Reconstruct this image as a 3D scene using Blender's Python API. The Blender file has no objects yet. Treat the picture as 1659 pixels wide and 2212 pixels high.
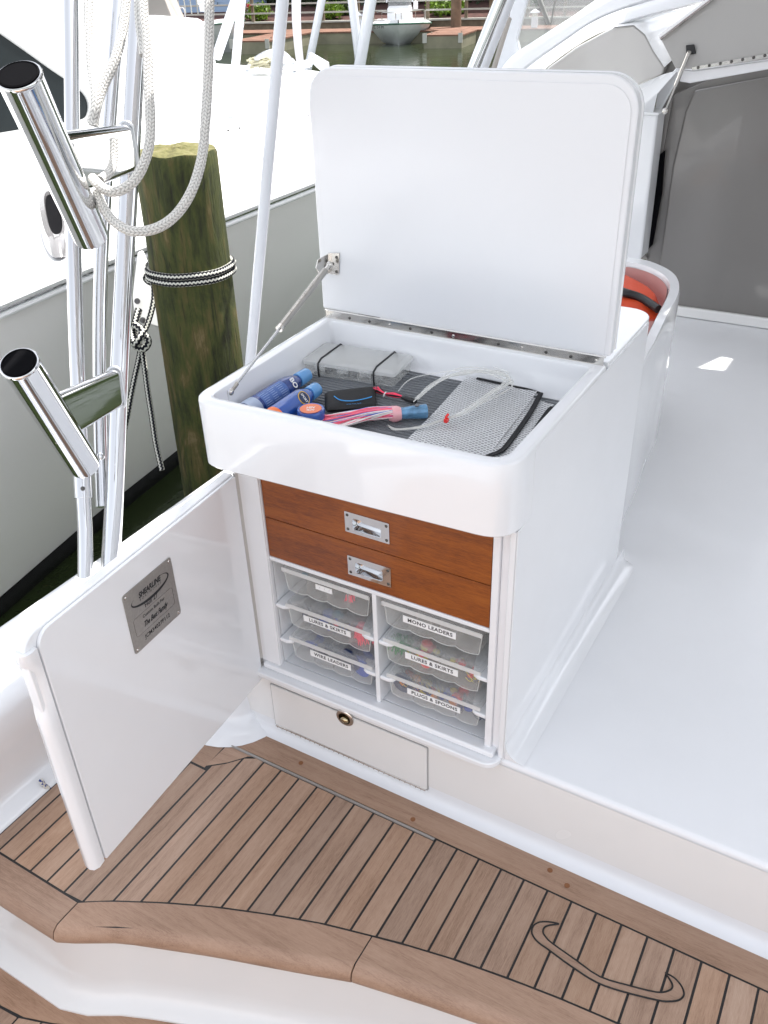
import bpy, bmesh, math, random
from mathutils import Vector, Matrix
from math import pi, sin, cos, radians
random.seed(7)
sc = bpy.context.scene
COL = sc.collection

# ---------------------------------------------------------------- camera
CAM = Vector((1.04680641, -1.23237405, 1.73767296))
YAW, PITCH, ROLL = radians(-31.196), radians(32.140), radians(-2.0127)
FPX = 1871.2
fw = Vector((sin(YAW)*cos(PITCH), cos(YAW)*cos(PITCH), -sin(PITCH)))
rt0 = Vector((cos(YAW), -sin(YAW), 0)); up0 = rt0.cross(fw)
rt = rt0*cos(ROLL) + up0*sin(ROLL); up = up0*cos(ROLL) - rt0*sin(ROLL)
cd = bpy.data.cameras.new('camera'); cam = bpy.data.objects.new('camera', cd); COL.objects.link(cam)
cam.matrix_world = Matrix((( rt.x, up.x, -fw.x, CAM.x), (rt.y, up.y, -fw.y, CAM.y), (rt.z, up.z, -fw.z, CAM.z), (0,0,0,1)))
cd.sensor_fit = 'VERTICAL'; cd.sensor_height = 24; cd.lens = FPX/2212*24
cd.clip_start = .05; cd.clip_end = 600
sc.camera = cam

# ---------------------------------------------------------------- light
SUN = Vector((.15, .36, .92)).normalized()
w = bpy.data.worlds.new('World'); sc.world = w; w.use_nodes = True
nt = w.node_tree; nt.nodes.clear()
sky = nt.nodes.new('ShaderNodeTexSky'); sky.sky_type = 'NISHITA'; sky.sun_disc = False
sky.sun_elevation = math.asin(SUN.z); sky.sun_rotation = math.atan2(SUN.x, SUN.y)
sky.dust_density = 2.0; sky.air_density = 1.0
bg = nt.nodes.new('ShaderNodeBackground'); bg.inputs[1].default_value = .15
wo = nt.nodes.new('ShaderNodeOutputWorld')
hz = nt.nodes.new('ShaderNodeHueSaturation'); hz.inputs['Saturation'].default_value = .24   # thin white summer haze
nt.links.new(sky.outputs[0], hz.inputs['Color']); nt.links.new(hz.outputs[0], bg.inputs[0]); nt.links.new(bg.outputs[0], wo.inputs[0])
sd = bpy.data.lights.new('sun', 'SUN'); sd.energy = 3.4; sd.angle = radians(.53); sd.color = (1, .96, .9)
so = bpy.data.objects.new('sun', sd); COL.objects.link(so)
so.rotation_euler = SUN.to_track_quat('Z', 'Y').to_euler(); so.location = (0, 0, 12)
sc.view_settings.view_transform = 'Standard'; sc.view_settings.look = 'None'
sc.view_settings.exposure = 1.47; sc.view_settings.gamma = 1; sc.view_settings.use_curve_mapping = False

# ---------------------------------------------------------------- pixel -> world on a plane (surveyed from the photo)
def ray(x, y):
    return (fw*FPX + rt*(x-829.5) - up*(y-1106)).normalized()
def P(x, y, ax, val):
    d = ray(x, y); return CAM + d*((val-CAM[ax])/d[ax])
def PD(x, y, depth):
    d = ray(x, y); return CAM + d*(depth/d.dot(fw))
def PN(x, y, p0, n):
    d = ray(x, y); return CAM + d*((p0-CAM).dot(n)/d.dot(n))

# ---------------------------------------------------------------- materials
def nodes(m):
    m.use_nodes = True; return m.node_tree, m.node_tree.nodes.get('Principled BSDF')
def L(t, a, b): t.links.new(a, b)
def mth(t, op, a, b=None, c=None):
    n = t.nodes.new('ShaderNodeMath'); n.operation = op
    for i, v in enumerate((a, b, c)):
        if v is None: continue
        if isinstance(v, (int, float)): n.inputs[i].default_value = v
        else: L(t, v, n.inputs[i])
    return n.outputs[0]
def ramp(t, fac, stops):
    r = t.nodes.new('ShaderNodeValToRGB'); e = r.color_ramp.elements
    while len(e) < len(stops): e.new(.5)
    for i, (p, c) in enumerate(stops):
        e[i].position = p; e[i].color = (c[0], c[1], c[2], 1)
    L(t, fac, r.inputs[0]); return r.outputs[0]
def noise(t, scale, detail=3, vec=None, rough=.5, dist=0):
    n = t.nodes.new('ShaderNodeTexNoise'); n.inputs['Scale'].default_value = scale
    n.inputs['Detail'].default_value = detail; n.inputs['Roughness'].default_value = rough
    n.inputs['Distortion'].default_value = dist
    if vec is not None: L(t, vec, n.inputs['Vector'])
    return n.outputs[0]
def coord(t, scale=(1,1,1), rot=(0,0,0), which='Object', rnd=False):
    tc = t.nodes.new('ShaderNodeTexCoord'); mp = t.nodes.new('ShaderNodeMapping')
    mp.inputs['Scale'].default_value = scale; mp.inputs['Rotation'].default_value = rot
    L(t, tc.outputs[which], mp.inputs['Vector'])
    if rnd:
        oi = t.nodes.new('ShaderNodeObjectInfo'); cb = t.nodes.new('ShaderNodeCombineXYZ')
        for k in range(3): L(t, mth(t, 'MULTIPLY', oi.outputs['Random'], 37.+11*k), cb.inputs[k])
        L(t, cb.outputs[0], mp.inputs['Location'])
    return mp.outputs[0]
def bump(t, p, h, strength=.2, dist=.01):
    b = t.nodes.new('ShaderNodeBump'); b.inputs['Strength'].default_value = strength; b.inputs['Distance'].default_value = dist
    L(t, h, b.inputs['Height']); L(t, b.outputs[0], p.inputs['Normal'])
def mat(name, col, rough=.5, metal=0, coat=0, var=0, vscale=6, bmp=0, bscale=40, spec=None, emit=None, trans=0, ior=None, vdet=4):
    m = bpy.data.materials.new(name); t, p = nodes(m)
    p.inputs['Base Color'].default_value = (*col, 1); p.inputs['Roughness'].default_value = rough
    p.inputs['Metallic'].default_value = metal; p.inputs['Coat Weight'].default_value = coat
    p.inputs['Coat Roughness'].default_value = .04
    if spec is not None: p.inputs['Specular IOR Level'].default_value = spec
    if trans: p.inputs['Transmission Weight'].default_value = trans
    if ior: p.inputs['IOR'].default_value = ior
    if var:
        nz = noise(t, vscale, vdet, coord(t))
        c = ramp(t, nz, [(.25, [max(0, v*(1-var)) for v in col]), (.75, [min(1, v*(1+var)) for v in col])])
        L(t, c, p.inputs['Base Color'])
    if bmp: bump(t, p, noise(t, bscale, 3, coord(t)), bmp, .002)
    return m

def gelcoat(name, col, rough=.1, coat=.5):
    m = bpy.data.materials.new(name); t, p = nodes(m)
    c = coord(t)
    n1 = noise(t, 2.2, 3, c); n2 = noise(t, 9, 4, c)
    L(t, ramp(t, n2, [(.2, [v*.975 for v in col]), (.8, col)]), p.inputs['Base Color'])
    mr = t.nodes.new('ShaderNodeMapRange'); L(t, n1, mr.inputs[0]); mr.inputs[3].default_value = rough*.6; mr.inputs[4].default_value = rough*1.6
    L(t, mr.outputs[0], p.inputs['Roughness'])
    p.inputs['Coat Weight'].default_value = coat; p.inputs['Coat Roughness'].default_value = .03
    bump(t, p, noise(t, 5, 2, c), .035, .01)
    return m
WHITE = gelcoat('white_gelcoat', (.80, .81, .83))
WARM = gelcoat('cream_gelcoat', (.79, .783, .772), .2, .3)
SATIN = gelcoat('satin_white', (.80, .80, .82), .32, .15)
DECKG = gelcoat('deck_gelcoat', (.79, .80, .82), .30, .12)
GREYG = gelcoat('shade_grey_gelcoat', (.19, .18, .17), .16, .4)  # grey stands for deep shade on the white cabin bulkhead; also colours side tube
FARW = gelcoat('boat_white', (.78, .79, .80), .25, .3)

def teak(name, a, b, grain, rough=.55, coat=0, spread=.11, axis='y', satv=.14):
    m = bpy.data.materials.new(name); t, p = nodes(m)
    sc_ = (90, 5, 60) if axis == 'y' else (5, 90, 60)
    v = coord(t, sc_, rnd=True); fine = noise(t, 9, 8, v, .8)
    sc2 = (26, 1.6, 20) if axis == 'y' else (1.6, 26, 20)
    v2 = coord(t, sc2, rnd=True); broad = noise(t, 1.6, 4, v2, .6, 1.2)
    blot = noise(t, 7, 3, coord(t, rnd=True))
    f = mth(t, 'ADD', mth(t, 'MULTIPLY', fine, .55), mth(t, 'ADD', mth(t, 'MULTIPLY', broad, .3), mth(t, 'MULTIPLY', blot, .17)))
    base = ramp(t, f, [(.40, grain), (.52, a), (.66, b)])
    oi = t.nodes.new('ShaderNodeObjectInfo'); hs = t.nodes.new('ShaderNodeHueSaturation')
    mr = t.nodes.new('ShaderNodeMapRange'); L(t, oi.outputs['Random'], mr.inputs[0]); mr.inputs[3].default_value = 1-spread; mr.inputs[4].default_value = 1+spread
    L(t, mr.outputs[0], hs.inputs['Value']); L(t, base, hs.inputs['Color'])
    sat = mth(t, 'ADD', 1.0-satv*.5, mth(t, 'MULTIPLY', mth(t, 'FRACT', mth(t, 'MULTIPLY', oi.outputs['Random'], 7.3)), satv))
    L(t, sat, hs.inputs['Saturation'])
    L(t, hs.outputs[0], p.inputs['Base Color'])
    p.inputs['Roughness'].default_value = rough; p.inputs['Coat Weight'].default_value = coat; p.inputs['Coat Roughness'].default_value = .05
    bump(t, p, fine, .25 if coat == 0 else .03, .0006)
    return m
TEAK = teak('weathered_teak', (.365, .235, .162), (.44, .31, .225), (.235, .142, .092))
TEAKX = teak('weathered_teak_long', (.35, .22, .15), (.415, .28, .197), (.23, .135, .086), axis='x')
VARN = teak('varnished_teak', (.25, .060, .003), (.34, .096, .008), (.12, .022, .002), .34, .25, .03, axis='x', satv=.02)
CAULK = mat('black_caulk', (.008, .008, .009), .45)
CHROME = mat('polished_aluminium', (.70, .705, .715), .05, 1)
STEEL = mat('stainless_steel', (.62, .60, .57), .16, 1)
WELD = mat('weld_bead', (.62, .63, .64), .32, 1, bmp=.6, bscale=260)
BLACK = mat('black_rubber', (.012, .012, .014), .45)
VOID = mat('dark_interior', (.004, .004, .005), .9, spec=.05)
SCREW = mat('screw_dark', (.12, .115, .11), .3, 1)
INK = mat('black_ink', (.015, .015, .018), .5)
PLATE = mat('brushed_plate', (.42, .40, .375), .42, .85, var=.08, vscale=200)
PAPER = mat('white_label', (.82, .82, .82), .5)
BLUEW = mat('white_enamel', (.72, .745, .79), .22, coat=.3)

def frosted(name, col, opac, rough=.3):
    m = bpy.data.materials.new(name); t, p = nodes(m)
    p.inputs['Base Color'].default_value = (*col, 1); p.inputs['Roughness'].default_value = rough
    tr = t.nodes.new('ShaderNodeBsdfTransparent'); tr.inputs[0].default_value = (.99, .99, .99, 1)
    tl = t.nodes.new('ShaderNodeBsdfTranslucent'); tl.inputs[0].default_value = (*col, 1)
    m1 = t.nodes.new('ShaderNodeMixShader'); m1.inputs[0].default_value = .35
    m2 = t.nodes.new('ShaderNodeMixShader'); m2.inputs[0].default_value = opac
    L(t, p.outputs[0], m1.inputs[1]); L(t, tl.outputs[0], m1.inputs[2])
    L(t, tr.outputs[0], m2.inputs[1]); L(t, m1.outputs[0], m2.inputs[2])
    L(t, m2.outputs[0], t.nodes['Material Output'].inputs[0]); return m
FROST = frosted('frosted_plastic', (.90, .90, .87), .25)
FROST3 = frosted('frosted_edge', (.95, .95, .94), .6, .2)
FROST2 = frosted('frosted_lid', (.92, .93, .92), .24, .15)
LINE = frosted('clear_line', (.95, .95, .92), .42, .1)
GLASS = frosted('clear_vinyl', (.6, .62, .62), .28, .05)

def braid(name, ca, cb, stripes=False, k=90):
    m = bpy.data.materials.new(name); t, p = nodes(m)
    uv = t.nodes.new('ShaderNodeUVMap'); sp = t.nodes.new('ShaderNodeSeparateXYZ'); L(t, uv.outputs[0], sp.inputs[0])
    u, v = sp.outputs[0], sp.outputs[1]
    vv = mth(t, 'MULTIPLY', v, 10)
    tri = mth(t, 'PINGPONG', vv, 1)
    h = mth(t, 'FRACT', mth(t, 'ADD', mth(t, 'MULTIPLY', u, k), mth(t, 'MULTIPLY', tri, .8)))
    hb = mth(t, 'SINE', mth(t, 'MULTIPLY', h, pi)); hb2 = mth(t, 'SINE', mth(t, 'MULTIPLY', mth(t, 'FRACT', vv), pi))
    hh = mth(t, 'MULTIPLY', mth(t, 'POWER', hb, .6), mth(t, 'POWER', hb2, .35))
    if stripes:
        zz = mth(t, 'MULTIPLY', mth(t, 'SUBTRACT', mth(t, 'PINGPONG', mth(t, 'MULTIPLY', u, k), 1), .5), .34)
        s = mth(t, 'FRACT', mth(t, 'ADD', mth(t, 'MULTIPLY', v, 4), zz))
        f = mth(t, 'GREATER_THAN', s, .60)
        mx = ramp(t, f, [(0, cb), (1, ca)])
    else:
        mx = ramp(t, hh, [(.1, cb), (.7, ca)])
    L(t, mx, p.inputs['Base Color']); p.inputs['Roughness'].default_value = .8; p.inputs['Specular IOR Level'].default_value = .2
    bump(t, p, hh, .8 if not stripes else .3, .0022); return m
ROPE = braid('white_braid', (.74, .73, .70), (.36, .355, .34), k=130)
ROPE2 = braid('black_white_braid', (.62, .62, .56), (.008, .009, .014), True, 150)

# ---------------------------------------------------------------- mesh kit
class M:
    def __init__(s): s.v = []; s.f = []; s.m = []; s.uv = {}
    def add(s, vs, fs, mi=0):
        o = len(s.v); s.v += [Vector(a) for a in vs]
        for f in fs: s.f.append([i+o for i in f]); s.m.append(mi)
        return s
    def box(s, x0, x1, y0, y1, z0, z1, mi=0):
        return s.add([(x, y, z) for z in (z0, z1) for x, y in ((x0,y0),(x1,y0),(x1,y1),(x0,y1))],
                     [(3,2,1,0),(4,5,6,7),(0,1,5,4),(1,2,6,5),(2,3,7,6),(3,0,4,7)], mi)
    def prism(s, poly, off, mi=0):
        poly = [Vector(p) for p in poly]; off = Vector(off); n = len(poly)
        nn = Vector((0,0,0))
        for i in range(n): nn += poly[i].cross(poly[(i+1) % n])
        if nn.dot(off) < 0: poly = poly[::-1]
        return s.add(poly + [p+off for p in poly], [list(range(n))[::-1], list(range(n, 2*n))] +
                     [(i, (i+1) % n, n+(i+1) % n, n+i) for i in range(n)], mi)
    def loft(s, rings, close=True, caps=True, mi=0):
        n = len(rings[0]); vs = [p for r in rings for p in r]; fs = []
        for i in range(len(rings)-1):
            for j in range(n if close else n-1):
                k = (j+1) % n; fs.append((i*n+j, i*n+k, (i+1)*n+k, (i+1)*n+j))
        if caps: fs += [list(range(n))[::-1], [(len(rings)-1)*n+j for j in range(n)]]
        return s.add(vs, fs, mi)
    def ring(s, outer, inner, off, mi=0):          # frame: outer & inner outlines with same count, extruded
        off = Vector(off); n = len(outer); o = [Vector(p) for p in outer]; i_ = [Vector(p) for p in inner]
        nn = Vector((0,0,0))
        for i in range(n): nn += o[i].cross(o[(i+1) % n])
        if nn.dot(off) < 0: o = o[::-1]; i_ = i_[::-1]
        vs = o + i_ + [p+off for p in o] + [p+off for p in i_]; fs = []
        for a in range(n):
            b = (a+1) % n
            fs += [(a, n+a, n+b, b), (2*n+a, 2*n+b, 3*n+b, 3*n+a), (a, b, 2*n+b, 2*n+a), (n+b, n+a, 3*n+a, 3*n+b)]
        return s.add(vs, fs, mi)
    def tube(s, pts, r, n=12, mi=0, caps=True, twist=0):
        pts = [Vector(p) for p in pts]; R = r if isinstance(r, (list, tuple)) else [r]*len(pts)
        T = []
        for i in range(len(pts)):
            a = pts[max(i-1, 0)]; b = pts[min(i+1, len(pts)-1)]; T.append((b-a).normalized())
        ref = Vector((0,0,1)) if abs(T[0].z) < .9 else Vector((1,0,0))
        N = T[0].cross(ref).normalized(); o = len(s.v); u = 0; us = []
        for i, p in enumerate(pts):
            if i: N = (N - T[i]*N.dot(T[i])).normalized(); u += (pts[i]-pts[i-1]).length
            B = T[i].cross(N); us.append(u)
            for j in range(n):
                a = 2*pi*j/n + twist*u; s.v.append(p + (N*cos(a)+B*sin(a))*R[i])
        for i in range(len(pts)-1):
            for j in range(n):
                k = (j+1) % n; fi = len(s.f)
                s.f.append([o+i*n+j, o+i*n+k, o+(i+1)*n+k, o+(i+1)*n+j]); s.m.append(mi)
                s.uv[fi] = [(us[i], j/n), (us[i], (j+1)/n), (us[i+1], (j+1)/n), (us[i+1], j/n)]
        if caps:
            s.f.append([o+j for j in range(n)][::-1]); s.m.append(mi)
            s.f.append([o+(len(pts)-1)*n+j for j in range(n)]); s.m.append(mi)
        return s
    def lathe(s, prof, p0, ax, n=20, mi=0):
        p0 = Vector(p0); ax = Vector(ax).normalized()
        ref = Vector((0,0,1)) if abs(ax.z) < .9 else Vector((1,0,0)); N = ax.cross(ref).normalized(); B = ax.cross(N)
        rings = [[p0+ax*h+(N*cos(2*pi*j/n)+B*sin(2*pi*j/n))*r for j in range(n)] for r, h in prof]
        return s.loft(rings, True, True, mi)
    def ball(s, c, r, n=10, mi=0, sq=(1,1,1)):
        c = Vector(c); k = max(4, n//2)
        rings = [[c+Vector((r*sq[0]*sin(pi*(i+.02)/(k+.04))*cos(2*pi*j/n), r*sq[1]*sin(pi*(i+.02)/(k+.04))*sin(2*pi*j/n), -r*sq[2]*cos(pi*(i+.02)/(k+.04)))) for j in range(n)] for i in range(k+1)]
        return s.loft(rings, True, True, mi)
    def text(s, body, o, X, Y, h, mi=0, align='CENTER', bold=0, shear=0, sx=1, spacing=1, lift=.0004):
        cu = bpy.data.curves.new('t', 'FONT'); cu.body = body; cu.size = 1; cu.align_x = align; cu.align_y = 'CENTER'
        cu.offset = bold; cu.shear = shear; cu.space_character = spacing; cu.resolution_u = 3
        ob = bpy.data.objects.new('t', cu); COL.objects.link(ob)
        me = bpy.data.meshes.new_from_object(ob.evaluated_get(bpy.context.evaluated_depsgraph_get()))
        X = Vector(X).normalized(); Y = Vector(Y).normalized(); Z = X.cross(Y); o = Vector(o); k = h/.72
        s.add([o + X*(q.co.x*k*sx) + Y*(q.co.y*k) + Z*lift for q in me.vertices], [list(f.vertices) for f in me.polygons], mi)
        bpy.data.objects.remove(ob); bpy.data.meshes.remove(me); bpy.data.curves.remove(cu); return s
    def build(s, name, mats, parent=None, bevel=0, seg=2, smooth=35, sub=0, weld=False):
        if not isinstance(mats, (list, tuple)): mats = [mats]
        me = bpy.data.meshes.new(name); off = Vector((0,0,0)); q = parent
        while q is not None: off += Vector(q.location); q = q.parent
        me.from_pydata([v-off for v in s.v], [], s.f); me.update()
        for m_ in mats: me.materials.append(m_)
        for p_, mi in zip(me.polygons, s.m): p_.material_index = mi; p_.use_smooth = True
        if s.uv:
            ul = me.uv_layers.new(name='UVMap')
            for fi, c in s.uv.items():
                for k, li in enumerate(me.polygons[fi].loop_indices): ul.data[li].uv = c[k]
        if weld:
            b = bmesh.new(); b.from_mesh(me); bmesh.ops.remove_doubles(b, verts=b.verts, dist=1e-5); b.to_mesh(me); b.free()
        me.set_sharp_from_angle(angle=radians(smooth))
        ob = bpy.data.objects.new(name, me); COL.objects.link(ob)
        if parent is not None: ob.parent = parent
        if bevel:
            bv = ob.modifiers.new('bevel', 'BEVEL'); bv.width = bevel; bv.segments = seg; bv.limit_method = 'ANGLE'; bv.angle_limit = radians(40); bv.harden_normals = True
        if sub:
            sb = ob.modifiers.new('sub', 'SUBSURF'); sb.levels = sub; sb.render_levels = sub
        return ob
def thing(name, loc, label, cat, group=None):
    o = bpy.data.objects.new(name, None); COL.objects.link(o); o.location = Vector(loc); o.empty_display_size = .1
    o['label'] = label; o['category'] = cat
    if group: o['group'] = group
    return o
def tag(o, label, cat, group=None):
    o['label'] = label; o['category'] = cat
    if group: o['group'] = group
    return o
def S(o, kind='structure'): o['kind'] = kind; return o
def rr(x0, x1, y0, y1, r, n=5, f=lambda a, b: (a, b, 0)):
    if not isinstance(r, (list, tuple)): r = [r]*4
    out = []
    for (cx, cy, sx, sy, a0), q in zip(((x0,y0,1,1,pi), (x1,y0,-1,1,1.5*pi), (x1,y1,-1,-1,0), (x0,y1,1,-1,.5*pi)), r):
        for i in range(n+1):
            a = a0+.5*pi*i/n; out.append(f(cx+sx*q+q*cos(a), cy+sy*q+q*sin(a)))
    return out
def smooth(pts, n=6):
    pts = [Vector(p) for p in pts]; out = []
    for i in range(len(pts)-1):
        p0 = pts[max(i-1,0)]; p1 = pts[i]; p2 = pts[i+1]; p3 = pts[min(i+2, len(pts)-1)]
        for k in range(n):
            t = k/n; out.append(.5*((2*p1)+(p2-p0)*t+(2*p0-5*p1+4*p2-p3)*t*t+(3*p1-p0-3*p2+p3)*t**3))
    return out+[pts[-1]]
def lerp_curve(pts, x):
    for a, b in zip(pts, pts[1:]):
        if a[0] <= x <= b[0]: t = (x-a[0])/(b[0]-a[0]); return a[1]+(b[1]-a[1])*t
    return pts[0][1] if x < pts[0][0] else pts[-1][1]

# ================================================================ WATER AND SHORE
ZW = -.72
wm = bpy.data.materials.new('harbour_water'); t, p = nodes(wm)
p.inputs['Base Color'].default_value = (.018, .026, .010, 1); p.inputs['Roughness'].default_value = .05; p.inputs['IOR'].default_value = 1.33
c1 = coord(t, (1, 1, 1)); h = mth(t, 'ADD', noise(t, 2.2, 4, c1, .55, .6), mth(t, 'MULTIPLY', noise(t, 9, 3, c1), .3))
bump(t, p, h, .4, .03)
S(M().add([(-300,-300,ZW),(300,-300,ZW),(300,300,ZW),(-300,300,ZW)], [(0,1,2,3)]).build('water', wm))

# frame along the far dock
ZD = -.30
DA = P(621, 70, 2, ZD); DB = P(1178, 61.5, 2, ZD)
U = (DB-DA); U.z = 0; U.normalize(); V = Vector((-U.y, U.x, 0))
def D(u, v, z): q = DA + U*u + V*v; return Vector((q.x, q.y, z))
def PV(x, y, off): return PN(x, y, DA+V*off, V)
def UZ(x, y, off=0):
    q = PV(x, y, off)-DA; return q.dot(U), q.z+DA.z
def dbox(m_, u0, u1, v0, v1, z0, z1, mi=0):
    pts = [D(a, b, z0) for a, b in ((u0,v0),(u1,v0),(u1,v1),(u0,v1))]
    return m_.prism(pts, (0,0,z1-z0), mi)
DECKW = mat('dock_boards', (.17, .085, .055), .75, var=.35, vscale=3)
DOCKS = mat('dock_fascia', (.20, .19, .13), .75, var=.3, vscale=2)
POSTW = mat('railing_wood', (.16, .125, .085), .8, var=.3, vscale=6)
RAILW = mat('weathered_rail', (.42, .42, .38), .6, var=.1)
LDR = (DB-DA).length
# main floating dock: boards as parts
dk = thing('floating_dock', D(8, 0, ZD), 'long floating dock with reddish boards along the far shore behind the moored boat', 'dock')
mm = M(); dbox(mm, -16, 30, 0, 1.9, ZW-.1, ZD-.05); mm.build('float', DOCKS, dk)
nb = 150; wbd = 46/nb
for i in range(nb):
    m_ = M(); dbox(m_, -16+i*wbd, -16+(i+1)*wbd-.012, -.03, 1.93, ZD-.05, ZD+random.uniform(-.003, .003)); m_.build('board', DECKW, dk)
def finger(px0, px1, label, pts_front):
    u0, _ = UZ(px0, pts_front, 0); u1, _ = UZ(px1, pts_front, 0)
    q0 = P(px0, pts_front, 2, ZD)-DA; q1 = P(px1, pts_front, 2, ZD)-DA
    v0 = (q0.dot(V)+q1.dot(V))/2; u0 = q0.dot(U); u1 = q1.dot(U)
    f = thing('finger_pier', D((u0+u1)/2, v0, ZD), label, 'pier', 'finger piers of the far dock')
    a = M(); dbox(a, u0, u1, v0, -.04, ZW-.1, ZD-.05); a.build('float', DOCKS, f)
    n = max(3, int((-.06-v0)/.15))
    for i in range(n):
        b = M(); d = (-.06-v0)/n; dbox(b, u0-.03, u1+.03, v0+i*d, v0+(i+1)*d-.012, ZD-.05, ZD+random.uniform(-.003, .003)); b.build('board', DECKW, f)
    c = M(); dbox(c, u0-.03, u0+.12, v0-.04, v0-.01, ZD-.25, ZD+.05); dbox(c, u1-.12, u1+.03, v0-.04, v0-.01, ZD-.25, ZD+.05); c.build('corner_bumper', RAILW, f)
    for uu in (u0+.15, u1-.15):
        cl = M(); q = D(uu, v0+.6, ZD); cl.tube([q+V*-.1+Vector((0,0,.06)), q+V*.1+Vector((0,0,.06))], .012, 6); cl.tube([q, q+Vector((0,0,.06))], .015, 6); cl.build('cleat', STEEL, f)
finger(917, 996, 'short finger pier to the right of the moored centre console boat', 75)
finger(500, 577, 'finger pier at far left beside the grey-hulled boat', 88)

# sea wall with light cap, then sloping bank
SW = 2.6
sw = thing('sea_wall', D(8, SW, ZW), 'low timber sea wall with pale cap behind the far dock', 'wall')
zc = UZ(850, 42, SW)[1]
a = M(); dbox(a, -18, 34, SW, SW+.2, ZW-.2, zc-.06); a.build('planking', POSTW, sw)
a = M(); dbox(a, -18, 34, SW-.08, SW+.24, zc-.06, zc); a.build('cap', RAILW, sw)
# railing
rl = thing('boardwalk_railing', D(8, SW+.5, zc), 'brown post railing with pale horizontal rails in front of the bushes', 'railing')
RO = SW+.12
for px in (546, 698, 774, 924, 1007, 1060, 1140, 1220):
    u = UZ(px, 30, RO)[0]; a = M(); dbox(a, u-.06, u+.06, RO-.05, RO+.05, zc, zc+1.5); a.build('post', POSTW, rl, .005)
for yy in (23, 2.5):
    z_ = UZ(850, yy, RO-.09)[1]
    a = M(); dbox(a, -18, 34, RO-.11, RO-.06, z_-.03, z_+.03); a.build('rail', RAILW, rl)
z_ = zc+1.35
a = M(); dbox(a, -18, 34, RO-.11, RO-.06, z_-.03, z_+.03); a.build('rail', RAILW, rl)
# bank
soil = mat('mulch_bank', (.055, .020, .016), .95, var=.5, vscale=5)
a = M(); a.add([D(-60, SW+.2, zc-.1), D(70, SW+.2, zc-.1), D(70, SW+5, zc+.35), D(-60, SW+5, zc+.35), D(-60, SW+60, 1.6), D(70, SW+60, 1.6)], [(0,1,2,3),(3,2,5,4)]); S(a.build('ground', soil))
a = M(); a.add([D(-60, SW+.2, zc-.1), D(70, SW+.2, zc-.1), D(70, SW+.2, ZW-3), D(-60, SW+.2, ZW-3)], [(3,2,1,0)]); S(a.build('shore', soil))

def leafmat(name, col):
    m = bpy.data.materials.new(name); t, p = nodes(m)
    c = ramp(t, noise(t, 2.5, 3, coord(t)), [(.3, [v*.55 for v in col]), (.7, [v*1.35 for v in col])])
    L(t, c, p.inputs['Base Color']); p.inputs['Roughness'].default_value = .45
    tl = t.nodes.new('ShaderNodeBsdfTranslucent'); L(t, c, tl.inputs[0]); mx = t.nodes.new('ShaderNodeMixShader'); mx.inputs[0].default_value = .3
    L(t, p.outputs[0], mx.inputs[1]); L(t, tl.outputs[0], mx.inputs[2]); L(t, mx.outputs[0], t.nodes['Material Output'].inputs[0]); return m
LEAFY = leafmat('bright_leaf', (.13, .22, .02)); LEAFD = leafmat('dark_leaf', (.025, .05, .016)); LEAFG = leafmat('mid_leaf', (.06, .10, .03))
def foliage(m_, c, rx, ry, rz, n, s):
    for i in range(n):
        while True:
            q = Vector((random.uniform(-1,1), random.uniform(-1,1), random.uniform(-1,1)))
            if .35 < q.length < 1: break
        q = q*(1+.25*sin(q.x*7)*cos(q.y*6+q.z*5))
        o = Vector(c)+Vector((q.x*rx, q.y*ry, q.z*rz))
        a = Vector((random.gauss(0,1), random.gauss(0,1), random.gauss(0,1))).normalized(); b = a.cross(Vector((random.gauss(0,1), random.gauss(0,1), random.gauss(0,1)))).normalized()
        k = s*random.uniform(.6, 1.4)
        m_.add([o-a*k, o-b*k*.4, o+a*k, o+b*k*.4], [(0,1,2,3)])
def bush(px, py, off, r, hz, mt, label, n=700, s=.09):
    u, z = UZ(px, py, off); o = D(u, off, zc-.05)
    t_ = thing('bush', o, label, 'bush', 'bushes on the far bank')
    f = M(); foliage(f, D(u, off, zc+hz), r, r*.8, hz, n, s); f.build('foliage', mt, t_)
    st = M()
    for k in range(5): st.tube([o, D(u+random.uniform(-.4,.4)*r, off+random.uniform(-.3,.3), zc+hz*1.1)], .02, 5)
    st.build('stem', POSTW, t_)
bush(552, 40, SW+1.2, .75, .33, LEAFY, 'bright yellow-green bush behind the railing at far left')
bush(715, 38, SW+1.3, .62, .3, LEAFY, 'bright green low bush behind the second railing post')
bush(748, 36, SW+2.4, .5, .35, LEAFG, 'grassy olive tuft beside the white lamp pedestal')
bush(955, 28, SW+1.6, .75, .4, LEAFY, 'bright green bush left of the thick brown piling')
bush(985, 22, SW+2.0, .4, .3, LEAFY, 'small bright bush right of the thick brown piling')
bush(1120, 25, SW+2.2, .9, .5, LEAFG, 'green bush seen through the windshield vinyl')
# hedge of dark shrubs behind
hd = M()
for i in range(46):
    u = -30+i*1.7+random.uniform(-.5,.5); foliage(hd, D(u, SW+5.5+random.uniform(-.8,.8), zc+1.3), 1.4, 1.2, 1.6, 520, .13)
S(hd.build('hedge', LEAFD), 'stuff')
hb = M(); dbox(hb, -60, 70, SW+6.5, SW+7, 0, 13.0); tag(hb.build('hedge_backing', mat('dark_thicket', (.012, .022, .010), .9, var=.4, vscale=2)), 'dark thicket closing off the bank behind the shrubs', 'thicket')
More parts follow.
